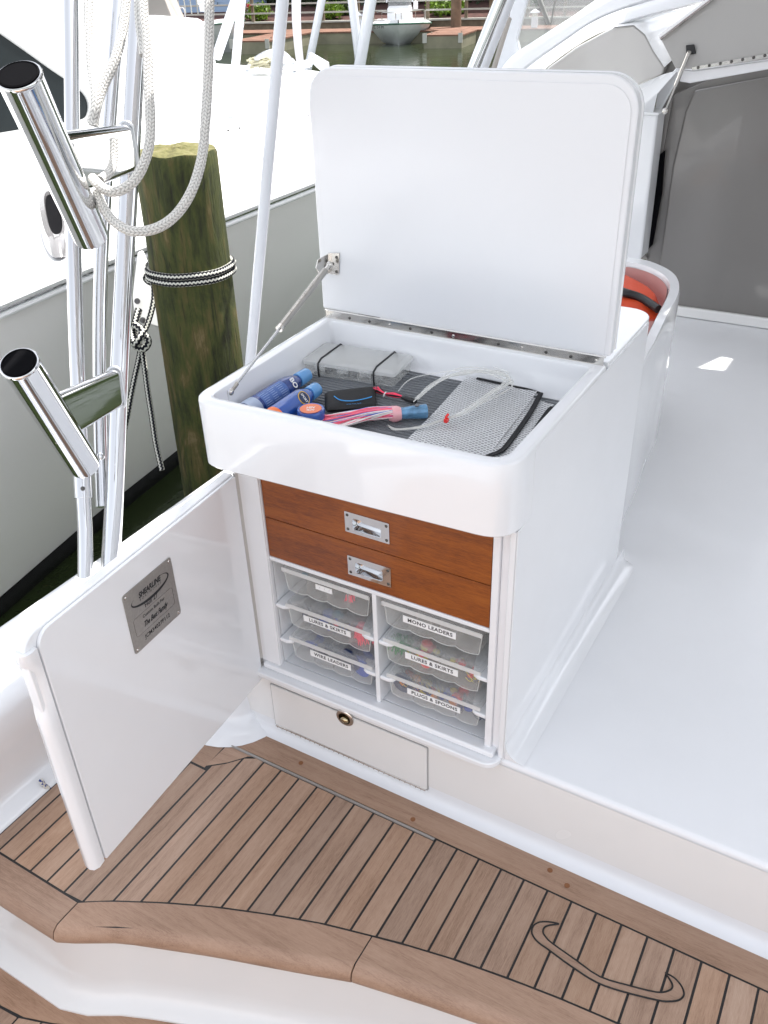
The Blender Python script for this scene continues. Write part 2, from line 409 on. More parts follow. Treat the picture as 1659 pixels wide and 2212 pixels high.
# trees of the wood all round the basin
def tree(x, y, h, label):
    t_ = thing('tree', (x, y, ZW), label, 'tree', 'trees round the harbour')
    tr = M(); top = Vector((x+random.uniform(-.5,.5), y, ZW+h*.75)); tr.tube([(x,y,ZW), (x+.1,y,ZW+h*.4), top], [.3,.22,.08], 8)
    for k in range(5):
        a = k*1.3; q = Vector((x,y,ZW+h*.45)); tr.tube([q, q+Vector((cos(a)*h*.2, sin(a)*h*.2, h*.25))], [.1,.03], 6)
    tr.build('trunk', POSTW, t_)
    cr = M()
    for k in range(9):
        a = random.uniform(0, 2*pi); foliage(cr, (x+cos(a)*h*.2, y+sin(a)*h*.2, ZW+h*random.uniform(.5,.95)), h*.2, h*.2, h*.14, 150, .35)
    cr.build('crown', LEAFD if random.random() < .6 else LEAFG, t_)
for i in range(9):
    q = D(-26+i*6.5+random.uniform(-1,1), SW+11+random.uniform(-2,2), 0); tree(q.x, q.y, random.uniform(7, 10), ('tall','broad','slender','dense','leaning','rounded','sparse','towering','spreading')[i]+' leafy tree on the far bank, '+('first','second','third','fourth','fifth','sixth','seventh','eighth','ninth')[i]+' from the left')

# blue cottage piece + flower basket at far left
cot = thing('blue_cottage', D(UZ(520, 20, SW+4)[0], SW+4, 0), 'pale blue clapboard building behind the railing at far left', 'building')
u0 = UZ(497, 20, SW+4)[0]; u1 = UZ(540, 20, SW+4)[0]
for k in range(16):
    a = M(); dbox(a, u0-3, u1, SW+4-.012*(k % 2), SW+6, zc+k*.16, zc+k*.16+.155); a.build('clapboard', mat('pale_blue_paint', (.33, .45, .62), .6) if k == 0 else bpy.data.materials['pale_blue_paint'], cot)
u = UZ(536, 16, SW+.2)[0]; z = UZ(536, 16, SW+.2)[1]
fb = thing('flower_basket', D(u, SW+.2, z), 'small basket of red flowers hanging at the railing end', 'flower basket')
a = M(); a.lathe([(.05,-.14),(.16,0),(.14,.02)], D(u, SW-.1, z), (0,0,1), 12); a.build('basket', POSTW, fb)
a = M(); foliage(a, D(u, SW-.1, z+.08), .2, .2, .12, 120, .04); a.build('flower', mat('red_petals', (.5, .03, .05), .6), fb)

# thick dock piling
u = UZ(985, 50, 1.6)[0]
a = M(); a.tube([D(u, 1.6, ZW-1), D(u, 1.6, 3)], [.22,.18], 14)
tag(a.build('dock_piling', mat('brown_piling', (.15, .10, .065), .85, var=.3, vscale=5)), 'thick brown timber piling rising from the far dock, right of the moored boat', 'piling')
# power pedestals
def pedestal(px, base, top, off, label):
    u, z0 = UZ(px, base, off); z0 = ZD; z1 = UZ(px, top, off)[1]
    t_ = thing('power_pedestal', D(u, off, z0), label, 'dock pedestal', 'dock power pedestals'); r = .11
    a = M(); dbox(a, u-r, u+r, off-r, off+r, z0, z1-.25); a.build('housing', BLUEW, t_, .01)
    a = M(); dbox(a, u-r*.8, u+r*.8, off-r*.8, off+r*.8, z1-.249, z1-.13); a.build('lamp_window', mat('lamp_glass', (.7,.7,.62), .2) if 'lamp_glass' not in bpy.data.materials else bpy.data.materials['lamp_glass'], t_)
    a = M(); rg = [[D(u+sx*q, off+sy*q, zz) for sx, sy in ((-1,-1),(1,-1),(1,1),(-1,1))] for q, zz in ((r*1.5, z1-.13), (r*1.5, z1-.10), (.01, z1))]; a.loft(rg); a.build('cap', BLUEW, t_)
pedestal(776, 68, 26, .6, 'white power pedestal with pointed cap left of the moored boat')
pedestal(1154, 63, 19, .6, 'white power pedestal seen through the windshield vinyl')

# ---------------------------------------------------------------- moored centre console boat (bow on)
def small_boat(cx_px, wl_px, half, L_, zsheer, label, group=None, yaw=0.0, console=True):
    q = P(cx_px, wl_px, 2, ZW); d = Vector((q.x-CAM.x, q.y-CAM.y, 0)).normalized()
    d = Matrix.Rotation(yaw, 3, 'Z') @ d; r_ = Vector((d.y, -d.x, 0)); q = q - d*.3
    def B(x, y, z): return q + r_*x + d*y + Vector((0,0,z))
    t_ = thing('moored_boat', q, label, 'boat', group)
    st = [(-.25, .02, .12, 1.0), (.05, .3, .18, .98), (.6, .68, .35, .95), (1.4, .93, .6, .88), (2.6, 1.0, .8, .80), (L_, .98, .85, .74)]
    hull = M(); rings = []
    for y, ws, ww, zs in st:
        W = half*ws; w2 = half*ww*ws; y2 = y+.45*(1-min(1, y/2)) if y < 2 else y
        zs_ = zsheer*zs
        rings.append([B(-W, y, zs_), B(-W*.93, y, zs_-.14), B(-(W+w2)/2*.95, (y+y2)/2, zs_*.42), B(-w2, y2, .05), B(0, y2+.05, -.25), B(w2, y2, .05), B((W+w2)/2*.95, (y+y2)/2, zs_*.42), B(W*.93, y, zs_-.14), B(W, y, zs_)])
    hull.loft(rings, close=False, caps=True); hull.build('hull', mat('hull_white', (.52,.55,.54), .3, var=.05) if 'hull_white' not in bpy.data.materials else bpy.data.materials['hull_white'], t_, smooth=50)
    rub = M(); rub.tube([r[0]+Vector((0,0,-.02)) for r in rings[::-1]]+[r[8]+Vector((0,0,-.02)) for r in rings], .03, 6); rub.build('rub_rail', mat('green_rail', (.03,.10,.07), .5) if 'green_rail' not in bpy.data.materials else bpy.data.materials['green_rail'], t_)
    dkm = M()
    for i in range(len(st)-1):
        a0, b0, a1, b1 = rings[i][0], rings[i][8], rings[i+1][0], rings[i+1][8]; up_ = Vector((0,0,.10)); k0 = (b0-a0)*.1; k1 = (b1-a1)*.1
        dkm.add([a0, a1, a1+k1+up_, a0+k0+up_, b0-k0+up_, b1-k1+up_, b1, b0], [(0,3,2,1),(3,4,5,2),(4,7,6,5)])
    dkm.build('deck', FARW, t_)
    return t_, B
bt, B = small_boat(862, 98, 1.22, 6.2, .74, 'white centre console boat moored bow-on at the far dock', None, -.02)
zdk = .72
rail = M()
pr = [(-1.0,2.6), (-.95,1.6), (-.62,.7), (-.1,.18), (.1,.18), (.62,.7), (.95,1.6), (1.0,2.6)]
rail.tube(smooth([B(x, y, zdk+.34) for x, y in pr], 4), .018, 6)
rail.build('bow_rail', STEEL, bt)
for x, y in pr[::1]:
    a = M(); a.tube([B(x, y, zdk-.1), B(x, y, zdk+.34)], .014, 6); a.build('stanchion', STEEL, bt)
a = M(); a.loft([[B(x*s_, y, z) for x, y in ((-.5,y0),(.5,y0),(.5,y1),(-.5,y1))] for s_, z, y0, y1 in ((1,.4,2.6,3.8),(.96,1.10,2.7,3.7),(.85,1.18,2.8,3.6))]); a.build('console', FARW, bt, .03)
a = M(); a.prism([B(-.46,2.85,1.15), B(.46,2.85,1.15), B(.4,3.1,1.7), B(-.4,3.1,1.7)], V*.01); a.build('windscreen', GLASS, bt)
for sx in (-1, 1):
    for y in (2.8, 3.9):
        a = M(); a.tube([B(sx*.5, y, 1.3), B(sx*.48, y, 2.9)], .025, 8); a.build('top_post', BLUEW, bt)
a = M(); a.prism([B(-.95,2.4,2.9), B(.95,2.4,2.9), B(.95,4.4,2.9), B(-.95,4.4,2.9)], (0,0,.07)); a.build('hard_top', FARW, bt, .03)
a = M(); a.lathe([(.09,0),(.09,.25),(.02,.28)], B(.62, 3.0, 1.05), (0,0,1), 10); a.build('bait_tank', FARW, bt)
a = M(); X_ = (B(1,0,0)-B(0,0,0)); a.text('FL 24 MR', B(-.72, .62, .60), X_, (0,0,1), .09, lift=.3); a.build('registration', INK, bt)
# second boat at far left
bt2, B = small_boat(503, 112, 1.1, 6.5, 1.0, 'grey-hulled boat with clutter on deck at far left of the basin', None, 1.25)
a = M(); a.loft([[B(x*s_, y, z) for x, y in ((-.6,y0),(.6,y0),(.6,y1),(-.6,y1))] for s_, z, y0, y1 in ((1,1.1,2.2,5),(.9,2.3,2.6,4.8))]); a.build('cabin', mat('beige_cabin', (.40,.36,.33), .6), bt2, .05)
a = M(); a.ball(B(.1,1.3,1.6), .18, 10, sq=(1,1,.7)); a.lathe([(.1,0),(.12,.2),(.05,.25)], B(.1,1.3,1.3), (0,0,1), 10); a.build('windlass', FARW, bt2)
for k in range(4):
    a = M(); a.tube([B(-.7+.45*k, 1.2+.4*k, 1.25), B(-.7+.47*k, 1.2+.4*k, 3.2)], .02, 6); a.build('mast_pole', RAILW, bt2)
a = M(); a.tube([B(-.5,1.0,1.75), B(.5,1.4,1.75), B(.8,3,1.75)], .02, 6); a.build('bow_rail', STEEL, bt2)
# white rail boat behind the neighbour (row of hooped rails)
hr = thing('dock_hand_rail', D(-9, 1, ZD), 'row of white hooped rails behind the white cabin top at far left', 'rail')
for px in (342, 365, 385, 398):
    u, z = UZ(px, 24, .8); a = M(); a.tube(smooth([D(u, .8, ZD), D(u, .8, z+.02), D(u-.15, .8, z+.12), D(u-.6, .8, z+.14)], 4), .025, 6); a.build('hoop', BLUEW, hr)

# ================================================================ NEIGHBOUR SPORT BOAT
nbr = thing('neighbour_yacht', P(300, 1000, 2, ZW), 'large white yacht with black cabin window lying alongside at left', 'yacht')
rail_px = [(-420,840), (-200,742), (0,655), (200,572), (400,498), (670,395), (850,325), (1000,262)]
RX = -1.72
top = [P(x, y, 0, RX-.04*max(0, (x-400)/200)) for x, y in rail_px]
bot_px = [(-420,1640), (-200,1456), (0,1290), (200,1118), (380,975), (560,830), (760,690), (900,560)]
bot = [P(x, y, 2, -.60) for x, y in bot_px]
def arc(a, b, n=7, bulge=.0):
    out = []
    for i in range(n+1):
        t_ = i/n; q = a.lerp(b, t_); q = q + Vector((-bulge*sin(pi*t_), 0, 0)); out.append(q)
    return out
top = [top[0]+(top[0]-top[2]).normalized()*k for k in (4.5, 2.2)]+top; bot = [bot[0]+(bot[0]-bot[2]).normalized()*k for k in (4.5, 2.2)]+bot
T2 = smooth(top, 5); B2 = smooth(bot, 5)
hm = bpy.data.materials.new('yacht_topsides'); t, p = nodes(hm)
cA = coord(t, (1, .35, 1)); st1 = noise(t, 26, 4, coord(t, (1, 1, .3)), .6, 1.5)
L(t, ramp(t, noise(t, 1.6, 4, cA), [(.3, (.84,.83,.82)), (.7, (.88,.875,.865))]), p.inputs['Base Color'])
p.inputs['Roughness'].default_value = .3; p.inputs['Specular IOR Level'].default_value = .35
bump(t, p, noise(t, 3, 2, cA), .05, .01)
hl = M(); hl.loft([arc(a+Vector((0,0,-.045)), b) for a, b in zip(T2, B2)], close=False, caps=False); hl.build('topsides', hm, nbr, smooth=60)
bs = M(); B3 = [q+Vector((-.004,0,-.0)) for q in B2]
bs.loft([[a+Vector((.004,0,.004)), a+Vector((-.0,0,-.06)), a+Vector((-.25,0,-.5))] for a in B2], close=False, caps=False); bs.build('boot_stripe', mat('black_boot_stripe', (.006,.006,.008), .25), nbr)
# plank line on the hull (spray knuckle)
kn = M(); kn.tube([a.lerp(b, .28)+Vector((-.001,0,0)) for a, b in zip(T2, B2)], .006, 6); kn.build('knuckle', hm, nbr)
for k, (dz, r_) in enumerate(((0, .022), (-.042, .013))):
    rb = M(); rb.tube([q+Vector((.004,0,dz)) for q in T2], r_, 10); rb.build('rub_rail', FARW, nbr)
# deck rising gently to the cabin
far_px = [(-900,120), (-500,120), (-100,125), (250,128), (475,138), (590,146), (700,156), (860,190), (1000,250)]
far = [P(x, y, 2, .98) for x, y in far_px[3:]]
far = [far[0]+Vector((-6,-12,0)), far[0]+Vector((-4.5,-9,0)), far[0]+Vector((-3,-6,0)), far[0]+Vector((-1.5,-3,0))]+far
N_ = len(T2); F2 = smooth(far, 5)
F3 = [F2[int(i*(len(F2)-1)/(N_-1))] for i in range(N_)]
F3 = [Vector((f.x, f.y, f.z)) for f in F3]
DKW = gelcoat('deck_nonskid', (.82,.83,.84), .45, .1)
dm = M(); rings = []
for a, f in zip(T2, F3):
    rings.append([a.lerp(f, k/8)+Vector((0,0,.03*sin(pi*k/8))) for k in range(9)])
dm.loft(rings, close=False, caps=False); dm.build('deck', DKW, nbr, smooth=60)
# cabin side (vertical plate with depth), windows
CX = -3.1
def cpoly(px): return [P(x, y, 0, CX) for x, y in px]
cb = M(); cb.prism(cpoly([(-900,-700), (300,-700), (312,0), (318,60), (335,32), (441,40), (475,150), (470,330), (200,430), (-900,900)]), (-3, 0, 0)); cb.build('cabin', FARW, nbr, .03)
def plate(px, x_, th, name, m_, par, bev=.004): 
    a = M(); a.prism([P(x, y, 0, x_) for x, y in px], (th, 0, 0)); return a.build(name, m_, par, bev)
WIN = mat('tinted_window', (.012,.016,.018), .2, spec=.25)
wpx = smooth([(-60,30,0),(0,70,0),(60,112,0),(110,148,0),(150,175,0),(178,198,0),(190,222,0),(188,250,0),(172,262,0),(120,270,0),(60,280,0),(0,290,0),(-60,300,0)], 3)
wo_ = M(); wo_.prism([P(q.x, q.y, 0, CX+.012) for q in wpx], (-.02,0,0)); wo_.build('window', WIN, nbr)
wf = M(); wf.tube([P(q.x, q.y, 0, CX+.012) for q in wpx], .008, 6); wf.build('window_gasket', mat('grey_gasket', (.35,.36,.36), .5), nbr)
# hawse fitting
def oval(cx, cy, rx, ry, n=24, tilt=.0):
    out = []
    for i in range(n):
        a = 2*pi*i/n; x = (abs(cos(a))**.75)*math.copysign(1, cos(a))*rx; y = (abs(sin(a))**.75)*math.copysign(1, sin(a))*ry
        out.append((cx+x*cos(tilt)-y*sin(tilt), cy+x*sin(tilt)+y*cos(tilt)))
    return out
n0 = (F3[8]-T2[8]).normalized()
def OND(x, y, lift=0):
    a = T2[22]; f = F3[22]; b = T2[26]; nn = (f-a).cross(b-a).normalized()
    if nn.z < 0: nn = -nn
    q = PN(x, y, a+nn*.0, nn); return q+nn*lift
HP = mat('hawse_shade_grey', (.20,.195,.20), .25, .3, coat=.4)  # white ring; its grey shading is put into the base colour
a = M(); o1 = [OND(x, y, .02) for x, y in oval(118, 492, 30, 76, tilt=-.2)]; i1 = [OND(x, y, .06) for x, y in oval(122, 488, 16, 50, tilt=-.2)]; i2 = [OND(x, y, .0) for x, y in oval(124, 486, 13, 45, tilt=-.2)]
a.loft([[OND(x, y, 0) for x, y in oval(118, 488, 31, 74, tilt=-.2)], o1, [OND(x, y, .06) for x, y in oval(119, 490, 24, 64, tilt=-.2)], i1, i2], caps=False); a.build('hawse_ring', HP, nbr, smooth=60)
a = M(); a.add([OND(x, y, .045) for x, y in oval(123, 487, 17, 53, tilt=-.2)], [list(range(24))]); a.build('hawse_opening', VOID, nbr)
# deck pole with base plate, cross strut
pb = P(497, 268, 2, .86)
pol = thing('deck_pole', pb, 'white pole with bolted base plate on the yacht deck, nearest the timber piling', 'pole', 'white poles on the yacht deck')
a = M(); a.tube([pb, PD(527, -60, pb.dot(fw)-CAM.dot(fw)-.7)], .028, 14); a.build('shaft', BLUEW, pol)
a = M(); a.prism([P(x, y, 2, .865) for x, y in ((483,283),(487,270),(525,268),(528,276),(524,283),(486,293))], (0,0,.03)); a.build('base_plate', BLUEW, pol, .004)
for x, y in ((493,282),(518,277)): a = M(); a.ball(P(x, y, 2, .897), .008, 8); a.build('bolt', SCREW, pol)
dd = (pb-CAM).dot(fw)
def pole(x0, y0, x1, y1, d0, d1, r, label, mt=None, name='rigging_pole'):
    p0 = PD(x0, y0, d0); p1 = PD(x1, y1, d1)
    a = M(); a.tube([p0, p0.lerp(p1, .5), p1], r, 14); o = a.build(name, mt or BLUEW)
    return tag(o, label, 'pole', 'white rigging poles beyond the yacht deck')
pole(468, 122, 520, -30, 8.0, 7.4, .045, 'thin white strut crossing behind the deck pole')
pole(663, 160, 701, -30, 9.0, 8.6, .04, 'slim pale pole left of the lid top edge, alone')
pole(781, 170, 757, -30, 8.8, 8.4, .045, 'left-leaning white pole of the crossed pair behind the lid')
pole(772, 170, 806, -30, 8.4, 8.0, .055, 'right-leaning thick white pole of the crossed pair behind the lid')
# bow gear on the yacht: white drum with rope, loop rail, latch plate
bg_ = thing('bow_locker', P(590, 150, 2, .98), 'white rounded bow locker with a tangle of rope on the yacht foredeck', 'bow locker')
a = M(); c_ = P(590, 138, 2, .99); a.ball(c_, .2, 16, sq=(1.1,1.1,.42)); a.build('locker', FARW, bg_)
a = M()
for k in range(16):
    pts = [P(563, 138, 2, 1.05)+Vector((random.uniform(-.12,.2), random.uniform(-.12,.1), random.uniform(-.03,.05))) for _ in range(5)]; a.tube(smooth(pts, 4), .009, 6)
a.build('rope_tangle', mat('tan_rope', (.40,.38,.27), .8), bg_)
a = M(); a.tube(smooth([P(533,150,2,.98), P(555,126,2,1.1), P(590,112,2,1.2), P(620,122,2,1.15), P(638,152,2,.98)], 5), .022, 8); a.build('hoop_rail', BLUEW, bg_)
a = M(); a.tube([P(600,146,2,1.0), P(668,137,2,1.1)], .03, 8); a.build('cross_rail', BLUEW, bg_)
a = M(); a.prism([P(x, y, 2, 1.08) for x, y in ((667,132),(674,128),(712,152),(700,158),(690,152))], (0,0,.06)); a.build('latch_plate', BLUEW, bg_, .01)

# ================================================================ TIMBER PILING + LINE + BUMPER
pm = bpy.data.materials.new('algae_timber'); t, p = nodes(pm)
v1 = coord(t, (9, 9, 1.6)); n1 = noise(t, 2.5, 6, v1, .65, .5); n2 = noise(t, 5.5, 6, coord(t, (1,1,.7)), .65, .8); n3 = noise(t, 30, 4, coord(t, (1,1,.12)), .7)
f = mth(t, 'ADD', mth(t, 'MULTIPLY', n1, .38), mth(t, 'ADD', mth(t, 'MULTIPLY', n2, .48), mth(t, 'MULTIPLY', n3, .24)))
crk = noise(t, 1.0, 2, coord(t, (34, 34, .9)), .5, .3); crk = ramp(t, crk, [(.485, (1,1,1)), (.5, (.18,.18,.18)), (.515, (1,1,1))])
mxp = t.nodes.new('ShaderNodeMix'); mxp.data_type = 'RGBA'; mxp.blend_type = 'MULTIPLY'; mxp.inputs[0].default_value = .8; L(t, crk, mxp.inputs[7])
L(t, ramp(t, f, [(.42, (.008,.008,.003)), (.49, (.026,.032,.006)), (.55, (.048,.058,.010)), (.61, (.085,.070,.020)), (.68, (.17,.13,.06))]), mxp.inputs[6]); L(t, mxp.outputs[2], p.inputs['Base Color'])
p.inputs['Roughness'].default_value = .85; bump(t, p, mth(t, 'ADD', n1, n3), .7, .012)
pe = bpy.data.materials.new('timber_end'); t, p = nodes(pe)
L(t, ramp(t, noise(t, 22, 6, coord(t), .7), [(.3, (.05,.042,.012)), (.5, (.12,.115,.035)), (.7, (.20,.17,.09))]), p.inputs['Base Color']); p.inputs['Roughness'].default_value = .9
bump(t, p, noise(t, 60, 5, coord(t)), .8, .01)
PC = Vector((-1.182, 1.150, 0)); PT = 1.235; PRAD = .143
LEAN = Vector((-.008, -.012, 0))
def pile(ang, z, r=None):
    r = r or PRAD; c = PC+LEAN*(PT-z); wob = 1+.02*sin(ang*3+z*1.7)+.012*sin(ang*7-z*3); return Vector((c.x+cos(ang)*r*wob, c.y+sin(ang)*r*wob, z))
pil = thing('timber_piling', (PC.x, PC.y, ZW), 'thick mossy green timber piling between the two boats, with striped line tied round it', 'piling')
a = M(); zs = [-2.0+.12*i for i in range(27)]; zs = [z for z in zs if z < PT-.03]+[PT-.02]
a.loft([[pile(2*pi*j/40, z, PRAD+.012*max(0, 1-z)) for j in range(40)] for z in zs]+[[pile(2*pi*j/40, PT-.006+.003*sin(j*1.1), PRAD*.965) for j in range(40)]], caps=False); a.build('shaft', pm, pil, smooth=60)
a = M(); rg = []
for rr_, dz in ((.965,-.006),(.75,.0),(.5,-.004),(.25,.003),(.02,0)): rg.append([pile(2*pi*j/40, PT+dz+.003*sin(j*1.1), PRAD*rr_) for j in range(40)])
a.loft(rg, caps=True); a.build('end_grain', pe, pil, smooth=60)

ln = thing('striped_dock_line', PD(340, 600, 2.85), 'black and white striped line knotted round the mossy piling, tail hanging down', 'rope')
def around(z0, z1, a0, a1, r_=.012, n=26):
    return [pile(a0+(a1-a0)*i/n, z0+(z1-z0)*i/n, PRAD+.0105) for i in range(n+1)]
ca = math.atan2(CAM.y-PC.y, CAM.x-PC.x)   # direction towards the viewer
zr = PN(430, 598, PC+Vector((cos(ca), sin(ca), 0))*PRAD, Vector((cos(ca), sin(ca), 0))).z
zr2 = zr-.05
a = M()
a.tube(smooth(around(zr+.005, zr+.012, ca-1.5, ca+4.6, .012, 40), 2), .0115, 10)
a.build('round_turn', ROPE2, ln, smooth=60)
a = M(); a.tube(smooth(around(zr-.018, zr-.015, ca-1.5, ca+4.6, .012, 40), 2), .0115, 10); a.build('second_turn', ROPE2, ln, smooth=60)
kd = (PC-CAM).dot(fw)-.2
def kp(x, y, d=0): return PD(x, y, kd+d)
a = M(); a.tube(smooth([kp(372,592,.02), kp(345,585,-.01), kp(320,592,-.02), kp(315,603), kp(328,612), kp(345,612,.02), kp(356,600,-.03), kp(340,590,-.04)], 5), .0115, 10); a.build('half_hitch', ROPE2, ln, smooth=60)
a = M(); a.tube(smooth([kp(330,600,-.02), kp(333,640,-.02), kp(325,680,-.02), kp(315,708,-.02), kp(305,728,-.03)], 5), .0115, 10); a.build('standing_part', ROPE2, ln, smooth=60)
a = M(); a.tube(smooth([kp(300,668,.02), kp(294,690,.01), kp(290,712,.0), kp(288,735,-.03), kp(297,750,-.04), kp(312,752,-.05), kp(320,738,-.05), kp(312,722,-.05), kp(298,706,-.05), kp(287,706,-.03), kp(285,725,-.04), kp(292,743,-.06), kp(303,728,-.07), kp(311,716,-.05)], 5), .0145, 10); a.build('knot', ROPE2, ln, smooth=60)
a = M(); a.tube(smooth([kp(305,745,-.03), kp(300,775), kp(290,820), kp(282,860), kp(275,900), kp(262,960)], 4), .0115, 10); a.build('left_tail', ROPE2, ln, smooth=60)
a = M(); a.tube(smooth([kp(306,750,-.03), kp(312,790), kp(320,850), kp(328,900), kp(337,960), kp(350,1016)], 4), .0115, 10); a.build('right_tail', ROPE2, ln, smooth=60)
# white board fixed beside the piling
bd = thing('bumper_board', kp(320, 700, .15), 'white pointed plastic board bolted beside the piling, behind the striped knot', 'board')
a = M(); a.prism([kp(x, y, .12) for x, y in ((296,545),(303,545),(352,662),(356,700),(352,709),(337,706),(290,690),(284,640))], V*.03); a.build('board', mat('white_plastic', (.62,.63,.62), .4), bd, .006)
for x, y in ((297,651), (309,692)): a = M(); a.lathe([(.012,0),(.012,.006),(.004,.008)], kp(x, y, .10), -fw, 12); a.build('bolt', SCREW, bd)

# ================================================================ OWN BOAT: decks, step, gunwale
ZT = .05                                   # top of the teak step
KT = (CAM.z-ZT)/CAM.z
def T(x, y): return (CAM.x+(x-CAM.x)*KT, CAM.y+(y-CAM.y)*KT)
ZS = -.22
ZR = .28
# raised deck with riser and cove
pro = [(-.03, .03), (-.028, .046)]
for i in range(7):
    a_ = .5*pi*i/6; pro.append((-.026*(1-sin(a_)) , ZT+.026*(1-cos(a_)) ))
pro += [(0, .12), (0, ZR-.012)]
for i in range(1, 6): a_ = .5*pi*i/5; pro.append((.012*(1-cos(a_)), ZR-.012+.012*sin(a_)))
pro += [(.4, ZR), (1.2, ZR), (2.2, ZR), (2.94, ZR), (2.94, -.1), (-.03, -.1)]
a = M(); a.loft([[Vector((x, y, z)) for y, z in pro] for x in (-.40, -.1, .6, 1.4, 2.6, 3.4)]); rd = S(a.build('raised_deck', DECKG, smooth=50))
# riser facing strip in slightly warm gelcoat
a = M(); a.add([(-.395,-.0015,.095),(3.4,-.0015,.095),(3.4,-.0015,ZR-.016),(-.395,-.0015,ZR-.016)], [(0,1,2,3)]); a.build('riser_face', WARM, rd)
# rounded internal corner pad where the step meets the liner
a = M(); a.lathe([(.16,0),(.13,.004),(.105,.016),(.09,.04),(.085,.1),(.085,.229)], (-.215, .03, ZT+.0005), (0,0,1), 32); a.build('corner_moulding', WHITE, rd, smooth=60)
# low hatch in the riser
a = M(); a.prism(rr(-.050, .398, .080, .226, .004, 3, lambda x, z: (x, -.0035, z)), (0,.003,0)); ht0 = thing('riser_hatch', (.17, 0, .08), 'flush white hatch low in the riser under the cabinet, round pull latch at its top', 'hatch')
a.build('gap', mat('seal_grey', (.34,.335,.33), .6), ht0)
a = M(); a.prism(rr(-.0475, .3955, .0845, .224, .004, 3, lambda x, z: (x, -.006, z)), (0,.004,0)); a.build('door', WARM, ht0, .0015)
a = M(); a.tube([(-.045,-.006,.0825),(.393,-.006,.0825)], .0028, 8)
for i in range(30): a.box(-.04+i*.0145, -.04+i*.0145+.0012, -.0095, -.003, .0795, .0855)
a.build('piano_hinge', STEEL, ht0)
c_ = P(745, 1551, 1, -.008)
lt = M(); lt.lathe([(.024,0),(.024,.003),(.021,.005),(.0165,.005)], c_+Vector((0,.002,0)), (0,-1,0), 28)
lo = lt.build('latch', STEEL, ht0)
a = M(); a.lathe([(.0165,0),(.0165,.003)], c_, (0,-1,0), 24); a.build('latch_cup', mat('dark_brass', (.10,.075,.035), .3, 1), lo)
a = M(); a.ball(c_+Vector((.002,-.005,-.001)), .011, 14, sq=(1,.5,.8)); a.build('latch_button', mat('brass', (.55,.47,.30), .18, 1), lo)

# teak step -------------------------------------------------------------
seam = [(-.95,-.588),(-.172,-.589),(-.122,-.557),(-.008,-.499),(.104,-.449),(.215,-.407),(.326,-.369),(.438,-.340),(.497,-.325),(.609,-.302),(.722,-.284),(.832,-.271),(.943,-.262),(1.1,-.253),(1.7,-.24)]
nose = [(-.95,-.668),(-.165,-.662),(-.045,-.594),(.152,-.520),(.338,-.458),(.446,-.420),(.535,-.402),(.612,-.386),(.763,-.360),(.93,-.338),(1.1,-.325),(1.7,-.31)]
seam = [T(*q) for q in seam]; nose = [T(*q) for q in nose]
step = thing('teak_step', (.3, -.3, ZT), '', ''); 
for k in ('label', 'category'): del step[k]
step['kind'] = 'structure'
XL = T(-.478, 0)[0]
a = M()
xs = sorted({XL, *[q[0] for q in seam if q[0] > XL], T(1.7,0)[0]})
base = [(x, lerp_curve(nose, x)+.012) for x in xs]
a.prism([(x, y, ZT-.03) for x, y in base]+[(xs[-1], .0, ZT-.03), (XL, .0, ZT-.03)], (0,0,.0285)); a.build('caulking', CAULK, step)
G = .0021
pitch = .0554*KT
x0 = T(-.051, 0)[0]
edges = [x0+pitch*k for k in range(0, 32)]
yb = T(0, -.0665)[1]
# curve at the back left (small S-shaped inlay border)
scurve = [T(*q) for q in [(-.196,-.162),(-.178,-.151),(-.134,-.114),(-.1,-.073),(-.062,-.0575)]]
def plank(poly, m_=TEAK, name='plank', th=.012, dz=0):
    a = M(); a.prism([(x, y, ZT-.001-th+dz) for x, y in poly], (0,0,th)); return a.build(name, m_, step, .0009, 1)
for i in range(len(edges)-1):
    xa, xb = edges[i]+G, edges[i+1]-G
    ys = lerp_curve(seam, xa)+G*1.2; ye = lerp_curve(seam, xb)+G*1.2
    if xb > T(1.6,0)[0]: break
    yq = yb if xb < T(.446,0)[0] else T(0, -.0605)[1]
    plank([(xa, ys), (xb, ye), (xb, yq), (xa, yq)], dz=random.uniform(-.0002,.0003))
xm = T(-.166, 0)[0]
# two planks ending on the S curve
for xa, xb in ((edges[0]-pitch, edges[0]), (edges[0]-2*pitch-.003, edges[0]-pitch)):
    xa_, xb_ = xa+G, xb-G
    plank([(xa_, lerp_curve(seam, xa_)+G), (xb_, lerp_curve(seam, xb_)+G), (xb_, lerp_curve(scurve, xb_)-G), ((xa_+xb_)/2, lerp_curve(scurve, (xa_+xb_)/2)-G), (xa_, lerp_curve(scurve, xa_)-G)])
# piece between S curve and the hinge line
plank([(q[0], q[1]+G) for q in scurve[1:]]+[T(-.062,-.0575), T(-.172,-.0545)][::1], TEAKX, 'corner_piece')
# left field planks
le = [xm+.001-k*pitch for k in range(0, 9)]
for k in range(7):
    xb_, xa_ = le[k]-G, max(le[k+1], XL)+G
    if xa_ > xb_-.01: break
    yt = T(0, -.158)[1]-G
    plank([(xa_, lerp_curve(seam, xa_)+G*1.5), (xb_, lerp_curve(seam, xb_)+G*1.5), (xb_, yt), (xa_, yt)])
# back left margin piece with scooped edge
e_ = [T(*q) for q in [(-.176,-.060),(-.20,-.082),(-.227,-.094),(-.27,-.098),(-.33,-.094),(-.478,-.06)]]
plank([T(-.176,-.1545)]+e_+[T(-.478,-.1545)], TEAKX, 'margin_board')
